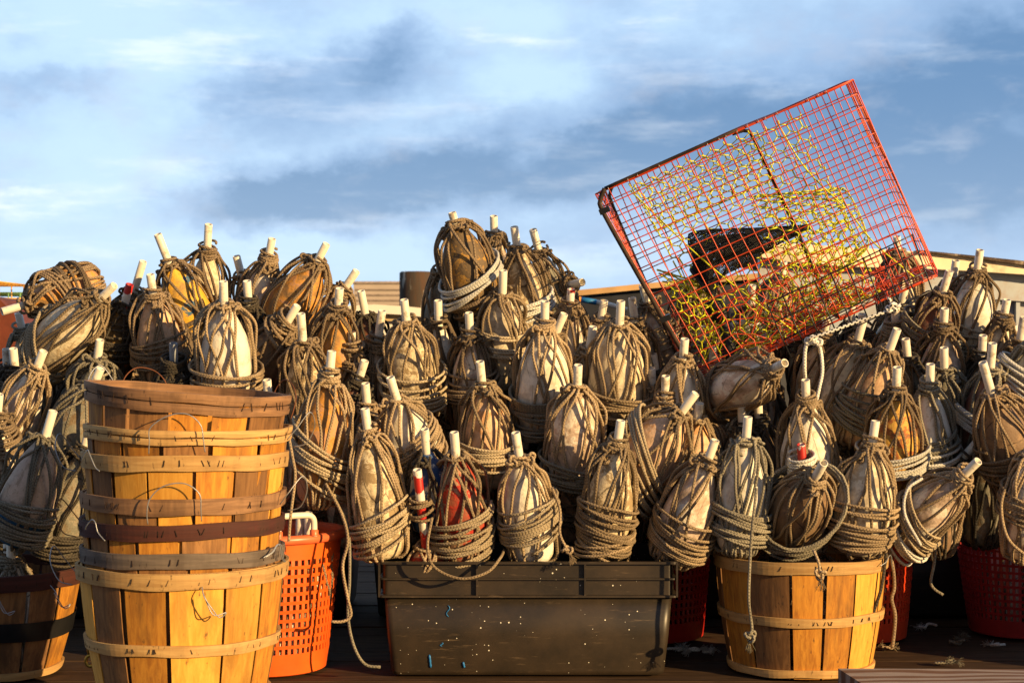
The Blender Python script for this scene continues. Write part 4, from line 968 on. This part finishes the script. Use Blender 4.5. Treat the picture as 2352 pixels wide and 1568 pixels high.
# a tangle of cut red wire in the crumpled corner
m = MB()
for k in range(60):
    u = trnd.uniform(.10, .50) if k < 32 else trnd.uniform(.4, TW - .1); v, w_ = trnd.uniform(TH * (.74 if k < 32 else .90), TH * .99), trnd.uniform(.0, TD * .6); P = []
    for j in range(5):
        P.append(tuple(pot(u, v, w_))); u += trnd.uniform(-.05, .07); v = min(TH, max(TH * (.7 if k < 32 else .88), v + trnd.uniform(-.05, .05))); w_ += trnd.uniform(-.03, .05)
    m.tube(crom(P, n=5), WR, 4)
tb(m, 'bent_wires', RED)
# black mesh door on the lower right of the front
m = MB(); d0 = (TW * .37, TH * .79); nuD, nvD = 9, 3
def dp(a, b): return pot(d0[0] + a * (TW * .975 - d0[0]) - b * .012, d0[1] + b * (TH * .27) - a * .01, -.014 - .02 * b)
for i in range(nuD + 1): m.tube([tuple(dp(i / nuD, -.02)), tuple(dp(i / nuD, .5)), tuple(dp(i / nuD, 1.02))], .0021, 5)
for j in range(nvD + 1): m.tube([tuple(dp(t / 6, j / nvD)) for t in range(7)], .0019, 5)
tb(m, 'door_panel', BLW)
# black fabric net tube
m = MB(); A = [(TW * .20, TH * .60, TD * .42), (TW * .25, TH * .50, TD * .42), (TW * .36, TH * .50, TD * .42), (TW * .48, TH * .53, TD * .42), (TW * .65, TH * .565, TD * .42)]; RD = [.06, .092, .074, .042, .008]
C = crom(A, n=9); rr_ = np.interp(np.linspace(0, 4, len(C)), range(5), RD)
cen = [pot(*c) for c in C]
def netp(i, k, n=44):
    a = k / n * 2 * PI; fold = 1 + .10 * math.sin(a * 5 + i * .3); r = rr_[i] * fold; return cen[i] + av * (r * .8 * math.sin(a)) + aw * (r * math.cos(a)) + au * (.2 * r * math.sin(a))
for k in range(44):
    m.tube([tuple(netp(i, k + (i % 2) * .5)) for i in range(len(C))], .0013, 4)
for i in range(0, len(C)): m.tube([tuple(netp(i, k)) for k in range(45)], .0013, 4)
for i in range(0, len(C) - 1): m.tube([tuple((netp(i, k) + netp(i + 1, k)) / 2) for k in range(45)], .0011, 4)
for k in range(9):
    m.tube([tuple((netp(j_, (k * 4.9 + j_ * .6)) + cen[j_]) / 2) for j_ in range(0, 27)], .009, 5)
tb(m, 'black_net_funnel', NETB)
m = MB(); m.tube([tuple(netp(0, k) + au * -.004) for k in range(45)], .007, 6); m.tube(crom([tuple(cen[0] + av * .06), tuple(pot(TW * .20, TH * .82, TD * .4)), tuple(pot(TW * .16, TH * 1.0, TD * .3))], n=6), [.030] * 6 + [.018] * 7, 8); tb(m, 'net_collar', NETB)
# bungee cord, black and white, along the door; white cord down to the pipe
CK, t, b = newmat('cord_checked'); tcn, oi, v = coords(t); sp = t.node('ShaderNodeSeparateXYZ'); t.l.new(tcn.outputs['UV'], sp.inputs[0])
s_ = t.math('MULTIPLY', t.math('SINE', t.math('MULTIPLY', sp.outputs[0], 2 * PI * 70)), t.math('SINE', t.math('MULTIPLY', sp.outputs[1], 2 * PI * 2)))
t.l.new(t.mix(t.ramp(s_, .25, .35), (.72, .70, .64), (.02, .02, .02)), b.inputs['Base Color']); b.inputs['Roughness'].default_value = .8
def loose(name, label, pts, r, mat, cat='cord', knots=(), fr=False, group=None):
    m = MB(); W_ = [tuple(at(*p)) for p in pts]; C = crom(W_, step=.008); m.tube(C, r, 6)
    for k in knots: m.tube(knot_path(trnd, tuple(at(*k)), .012), r, 6)
    if fr: fray(m, trnd, Vector(C[-1]), Vector(C[-1]) - Vector(C[-4]), 24, .03)
    o = m.build(name, mat); tag(o, label, cat, group); return o
loose('bungee_cord', 'black and white checked cord tied along the bottom of the wire trap', [(1856, 778, 4.56), (1905, 762, 4.55), (1960, 742, 4.55), (2010, 724, 4.54), (2040, 714, 4.54), (2052, 708, 4.54), (2046, 694, 4.54), (2040, 682, 4.54)], .0050, CK, knots=[(2048, 708, 4.535), (2056, 704, 4.54)])
loose('white_cord', 'white cord looped from the bottom of the trap down to a white pipe', [(1850, 872, 4.60), (1848, 845, 4.58), (1850, 800, 4.58), (1858, 784, 4.58), (1872, 784, 4.58), (1884, 800, 4.58), (1889, 850, 4.57), (1882, 890, 4.56), (1874, 925, 4.55)], .0052, ROPE['white'], knots=[(1862, 782, 4.575), (1876, 784, 4.575)])
# ------------------------------------------------------------------ setting
def struct(o): o['kind'] = 'structure'; return o
WAT, t, b = newmat('harbour_water'); tcn, oi, v = coords(t); b.inputs['Base Color'].default_value = (.03, .05, .06, 1); b.inputs['Roughness'].default_value = .12
bump(t, b, t.noise(t.mapping(tcn.outputs['Object'], (1, 2.2, 1)), 1.6, 6, .6), .5, .05)
m = MB(); m.add([[-3000, -3000, -.9], [3000, -3000, -.9], [3000, 3000, -.9], [-3000, 3000, -.9]], [[0, 1, 2, 3]], smooth=False); struct(m.build('water', WAT))
DK = wood('deck_plank', (.075, .045, .027), (.03, .019, .012), (1.6, 26, 26), .85, dirt=.5)
DK.node_tree.nodes['Principled BSDF'].inputs['Specular IOR Level'].default_value = .06
m = MB(); y = 4.30; i = 0; drn = random.Random(3)
while y < 12.5:
    wd = .14 if i else .09
    m.box((0, y + wd / 2, -.02 + drn.uniform(-.002, .002)), (9, wd - .006, .04)); y += wd; i += 1
m.box((0, 4.27, -.09), (9, .05, .17)); m.box((0, 8.4, -.11), (9, 8.2, .12))
struct(m.build('dock_deck', DK))
DK2 = wood('deck_near', (.10, .075, .055), (.06, .045, .035), (1.6, 26, 26), .7, dirt=.5)
m = MB(); y = 4.236; k = 0
while y > -2.0:
    m.box((0, y - .07, -.035 + drn.uniform(-.002, .002)), (9, .134, .05)); y -= .14
struct(m.build('dock_deck', DK2))

# weathered board lying in the near right corner
BRD, t, b = newmat('weathered_board'); tcn, oi, v = coords(t)
wv = t.node('ShaderNodeTexWave', wave_type='BANDS', bands_direction='Y'); t.l.new(t.mapping(tcn.outputs['Object'], (.35, 1, .5)), wv.inputs['Vector']); wv.inputs['Scale'].default_value = 7; wv.inputs['Distortion'].default_value = 11; wv.inputs['Detail'].default_value = 3; wv.inputs['Detail Scale'].default_value = .6
g = t.noise(t.mapping(v, (2, 40, 40)), 4, 6, .7)
c = t.mix(t.ramp(wv.outputs['Fac'], .2, .8), (.30, .24, .20), (.14, .065, .035)); c = t.mix(t.math('MULTIPLY', t.ramp(g, .5, .7), .5), c, (.10, .08, .06))
t.l.new(c, b.inputs['Base Color']); b.inputs['Roughness'].default_value = .8; bump(t, b, g, .4, .002)
c0 = at(1925, 1534, 4.16)
m = MB(); h_ = c0.z; m.hexa([[c0.x + .03, 3.93, .0], [3.6, 3.86, .0], [3.6, 4.10, .0], [c0.x, 4.16, .0], [c0.x + .03, 3.93, h_ - .003], [3.6, 3.86, h_ - .003], [3.6, 4.10, h_], [c0.x, 4.16, h_]])
tag(m.build('wooden_board', BRD), 'weathered board with swirling grain lying in the near right corner of the deck', 'board')

# rope scraps on the deck
SCR = [(1545, 1500, 4.85, 'white frayed clump of rope fibre touching the black bin on its right', 8), (1600, 1503, 4.80, 'frayed white rope clump in the middle of the three beside the black bin', 9), (1634, 1506, 4.78, 'frayed white rope clump nearest the bushel basket, left of it', 8),
       (2128, 1448, 5.2, 'small white rope scrap far back on the deck left of the dark red basket', 5), (2205, 1484, 4.9, 'tangled grey scrap of rope on the deck before the dark red basket', 7), (2300, 1490, 4.85, 'tiny white scrap on the deck at the right edge', 3), (2000, 1493, 4.72, 'knotted tan scrap of rope at the right foot of the bushel basket', 8),
       (2050, 1497, 4.7, 'short tan rope end lying on the deck under the orange-red basket', 5), (2165, 1530, 4.5, 'small grey knot of rope on the deck behind the weathered board', 4)]
for (px, py, Y, lab, n) in SCR:
    Yd = CAMZ * FPX / (py - CYV); Yd = min(Yd, 5.2); c = at(px, py, Yd); c.z = .006
    m = MB()
    P = [(c.x + drn.uniform(-.03, .03), c.y + drn.uniform(-.02, .02), .006 + drn.uniform(0, .014)) for _ in range(5)]
    m.tube(crom(P, n=6), .004, 5)
    for _ in range(2): fray(m, drn, Vector(P[drn.randrange(5)]), Vector((drn.uniform(-1, 1), drn.uniform(-1, 1), .5)), n * 4, .03)
    tag(m.build('rope_scrap', ROPE['grey' if 'grey' in lab else 'tan' if 'tan' in lab else 'white']), lab, 'rope scrap', 'scraps of rope on the deck')
loose('rope_end', 'thin grey rope end hanging into the dark gap left of the dark red basket', [(2150, 1240, 4.60), (2146, 1290, 4.60), (2138, 1335, 4.60), (2146, 1352, 4.60), (2166, 1365, 4.60)], .0042, ROPE['grey'], 'rope')
loose('rope_end', 'tan rope end hanging straight down before the orange-red basket', [(2043, 1262, 4.52), (2052, 1310, 4.52), (2054, 1350, 4.52), (2048, 1375, 4.52), (2056, 1410, 4.52), (2054, 1450, 4.52), (2049, 1488, 4.52)], .0048, ROPE['brown'], 'rope')
loose('rope_end', 'dark grey rope end hanging down the right side of the right bushel basket', [(2036, 1270, 4.42), (2024, 1350, 4.42), (2008, 1400, 4.43), (2000, 1440, 4.44), (1999, 1480, 4.46)], .0045, ROPE['dark'], 'rope')
# brass hook
BRS = simple('brass', (.55, .34, .06), .3, .5, .2, 30, metal=.8)
root = empty('snap_hook', tuple(at(208, 1500, 4.25))); tag(root, 'small brass snap hook hanging beside the foot of the basket stack', 'hook')
m = MB(); m.tube([(0 + .012 * math.cos(a), 0, -.018 + .014 * math.sin(a)) for a in np.linspace(0, 2 * PI, 16)], .0045, 8); m.build('hook_ring', BRS, root)
m = MB(); m.tube([(-.004, 0, -.004), (-.006, 0, .012), (-.004, 0, .022), (-.010, 0, .026)], .0038, 8); m.build('hook_shank', BRS, root)

# ------------------------------------------------------------------ background
# piling
PIL, t, b = newmat('piling_wood'); tcn, oi, v = coords(t); n = t.noise(t.mapping(v, (9, 9, 1.3)), 2, 7, .7); n2_ = t.noise(t.mapping(v, (12, 12, 3)), 1.5, 6, .7)
c = t.mix(t.ramp(n, .35, .65), (.07, .035, .018), (.035, .035, .03)); c = t.mix(t.ramp(n2_, .58, .66), c, (.42, .40, .34)); t.l.new(c, b.inputs['Base Color']); b.inputs['Roughness'].default_value = .9; bump(t, b, n, .6, .01)
p = at(955, 624, 12.5); m = MB(); m.lathe([(.118, -1.5), (.121, p.z * .9), (.121, p.z - .01), (.112, p.z), (.0001, p.z + .004)], 24, wob=lambda P: P + np.array([p.x, p.y, 0])); tag(m.build('piling', PIL), 'dark weathered piling with pale streaks left of the middle peak', 'piling')
# low tan wall with rows of small holes
TAN = simple('tan_wall', (.42, .35, .30), .9, .2, .1, 3); DRK = simple('dark_gap', (.24, .19, .16), .9, .1)
a = at(812, 651, 24); c_ = at(1010, 651, 24); root = empty('tan_wall', (a.x, 24, -.9)); tag(root, 'low tan wall with rows of small openings far behind the heap', 'wall')
m = MB(); x0 = a.x; x1 = c_.x; zt = a.z; m.box(((x0 + x1) / 2 - a.x, .15, (zt + .9) / 2), (x1 - x0, .3, zt + .9)); m.build('wall_face', TAN, root)
m = MB()
for r_ in range(5):
    for k in range(26): m.box((.06 + k * (x1 - x0) / 26, -.004, zt + .9 - .09 - r_ * .075), (.045, .02, .022))
m.build('wall_openings', DRK, root)
m = MB(); m.box(((x1 - x0) / 2, .15, zt + .9 + .015), (x1 - x0 + .05, .36, .03)); m.build('wall_cap', simple('wall_cap_brown', (.33, .26, .22), .9), root)

CRM = simple('boat_cream_paint', (.72, .60, .42), .5, .4, .08, 5, dirt=((.10, .06, .035), .9), dscale=3.0); TANP = simple('boat_tan_rail', (.45, .28, .13), .6, .3, .2, 6)
NAVY = simple('boat_navy', (.015, .018, .03), .4); HGR = simple('boat_grey_hull', (.30, .34, .40), .45, .4, .12, 1.6, dirt=((.25, .12, .05), .6), dscale=5); WHT = simple('boat_white', (.74, .70, .62), .45, .4, .06, 3)
def strip(m, top, bot, Y0, Yd, mat=0, thick=.05):
    """a band of planking that follows two edges, with real thickness"""
    for i in range(len(top) - 1):
        v = []
        for (pt, dy) in ((bot[i], 0), (bot[i + 1], 0), (bot[i + 1], thick), (bot[i], thick), (top[i], 0), (top[i + 1], 0), (top[i + 1], thick), (top[i], thick)):
            Y = Y0 + Yd * (pt[0] - CXV) / 1000; p = at(pt[0], pt[1], Y); v.append([p.x, p.y + dy, p.z])
        m.add(v, [[0, 1, 5, 4], [3, 7, 6, 2], [4, 5, 6, 7], [0, 3, 2, 1]] + ([[0, 4, 7, 3]] if i == 0 else []) + ([[1, 2, 6, 5]] if i == len(top) - 2 else []), mat, smooth=False)
# nearer pale boat: broad cream washboard, grey topside with vertical frames
root = empty('work_boat', (1.6, 7.2, 0)); tag(root, 'pale work boat behind the right of the heap, flaking cream washboard, grey side', 'boat')
def bb(m, nm, mat): o = m.build(nm, mat); o.parent = root; o.matrix_parent_inverse = Matrix.Translation(-root.location); return o
top = [(1745, 556), (1830, 560), (1950, 568), (2110, 578), (2230, 590), (2352, 603), (2520, 628), (2750, 668)]
mid_ = [(1745, 590), (1830, 604), (1950, 612), (2110, 616), (2230, 622), (2352, 630), (2520, 650), (2750, 690)]
bot = [(1760, 780), (1830, 800), (1950, 820), (2110, 840), (2230, 850), (2352, 860), (2520, 880), (2750, 900)]
m = MB(); strip(m, top, mid_, 6.9, .35, thick=.9); bb(m, 'washboard', CRM)
m = MB(); strip(m, [(x, y - 4) for x, y in top[3:]], [(x, y + 3 + 3 * math.sin(x)) for x, y in top[3:]], 6.87, .35, thick=.12); bb(m, 'rub_rail', simple('rail_dark_flaking', (.06, .04, .03), .8, .2, .4, 12, dirt=((.6, .5, .38), 1.0), dscale=9))
m = MB(); strip(m, mid_, [(x, y + 62) for x, y in mid_], 6.98, .35, thick=.06); strip(m, [(x, y + 62) for x, y in mid_], bot, 7.03, .35, thick=.06); bb(m, 'hull_side', HGR)
m = MB()
for x in range(2150, 2700, 46): strip(m, [(x, 690), (x + 9, 690)], [(x, 850), (x + 9, 850)], 6.995, .35, thick=.03)
bb(m, 'hull_frame', HGR)
m = MB(); strip(m, [(x, y + 120) for x, y in mid_], [(x, 1400) for x, y in mid_], 7.06, .35, thick=1.0); bb(m, 'hull_bottom', NAVY)
# farther boat with a tan rail and a navy side
root = empty('work_boat', (.9, 8.6, 0)); tag(root, 'boat with a thin tan rail behind, between the middle peak and the trap', 'boat')
top = [(1305, 668), (1380, 661), (1470, 652), (1560, 643), (1660, 634), (1800, 622)]
m = MB(); strip(m, top, [(x, y + 13) for x, y in top], 8.6, .2, thick=.3); bb(m, 'rail', TANP)
m = MB(); strip(m, [(x, y + 13) for x, y in top], [(x, y + 300) for x, y in top], 8.66, .2, thick=1.2); bb(m, 'hull_side', NAVY)
m = MB(); P = [tuple(at(1300, 684, 8.2)), tuple(at(1350, 690, 8.2)), tuple(at(1402, 700, 8.2)), tuple(at(1440, 712, 8.2))]; m.tube(P, .012, 8); bb(m, 'boat_pole', WHT)
m = MB(); m.tube([tuple(at(1335, 688, 8.19)), tuple(at(1370, 694, 8.19))], .0135, 8); bb(m, 'pole_band', simple('pole_blue', (.02, .18, .42), .5))
m = MB(); m.tube([tuple(at(1315, 686, 8.19)), tuple(at(1334, 688, 8.19))], .0135, 8); bb(m, 'pole_band', simple('pole_orange', (.75, .25, .02), .5))
# low white boat behind the dip
root = empty('moored_boat', (-.8, 10, 0)); tag(root, 'low white boat with yellowed bands seen through the dip of the heap', 'boat')
T = [(735, 704), (800, 702), (860, 699), (930, 703), (1010, 712)]
m = MB(); strip(m, T, [(x, y + 20) for x, y in T], 10, .2, thick=1.2); bb(m, 'gunwale', WHT)
m = MB(); strip(m, [(x, y + 20) for x, y in T], [(x, y + 36) for x, y in T], 10.06, .2, thick=1.1); bb(m, 'side_band', simple('boat_yellowed', (.62, .45, .22), .6))
m = MB(); strip(m, [(x, y + 36) for x, y in T], [(x, 1000) for x, y in T], 10.1, .2, thick=1.1); bb(m, 'hull_side', WHT)
# stacked coloured traps and a rust red hull at the far left
OW = simple('vinyl_orange_wire', (.70, .38, .08), .4); GW = simple('vinyl_green_wire', (.20, .38, .16), .4)
for (px, py, Y, mt, lab, cellp) in [(-105, 652, 6.6, OW, 'orange wire trap standing beyond the heap at the far left', .05), (-20, 676, 7.4, GW, 'green wire trap just right of the orange one at the far left', .05)]:
    root = empty('wire_trap', tuple(at(px, 800, Y))); tag(root, lab, 'trap', 'traps standing beyond the heap'); c = at(px, py, Y)
    for (nm, fz) in (('front_panel', -.25), ('back_panel', .25)):
        m = MB(); w_, h_ = .5, .45
        for i in range(11): m.tube([(-w_ / 2 + i * w_ / 10, fz, 0), (-w_ / 2 + i * w_ / 10, fz, -h_)], .0028, 4)
        for i in range(10): m.tube([(-w_ / 2, fz, -i * h_ / 9), (w_ / 2, fz, -i * h_ / 9)], .0028, 4)
        o = m.build(nm, mt, root); o.location = (0, 0, c.z - root.location.z)
    for (nm, zz) in (('top_panel', 0), ('bottom_panel', -.45)):
        m = MB()
        for i in range(11): m.tube([(-.25 + i * .05, -.25, zz), (-.25 + i * .05, .25, zz)], .0028, 4); m.tube([(-.25, -.25 + i * .05, zz), (.25, -.25 + i * .05, zz)], .0028, 4)
        o = m.build(nm, mt, root); o.location = (0, 0, c.z - root.location.z)
m = MB(); strip(m, [(-160, 668), (-60, 678), (0, 688), (26, 716), (60, 745)], [(-160, 1000), (-60, 1000), (0, 1000), (26, 1000), (60, 1000)], 6.4, 0, thick=1.0)
tag(m.build('rusty_hull', simple('hull_rust', (.13, .03, .015), .8)), 'rust red hull corner low at the far left edge', 'boat')
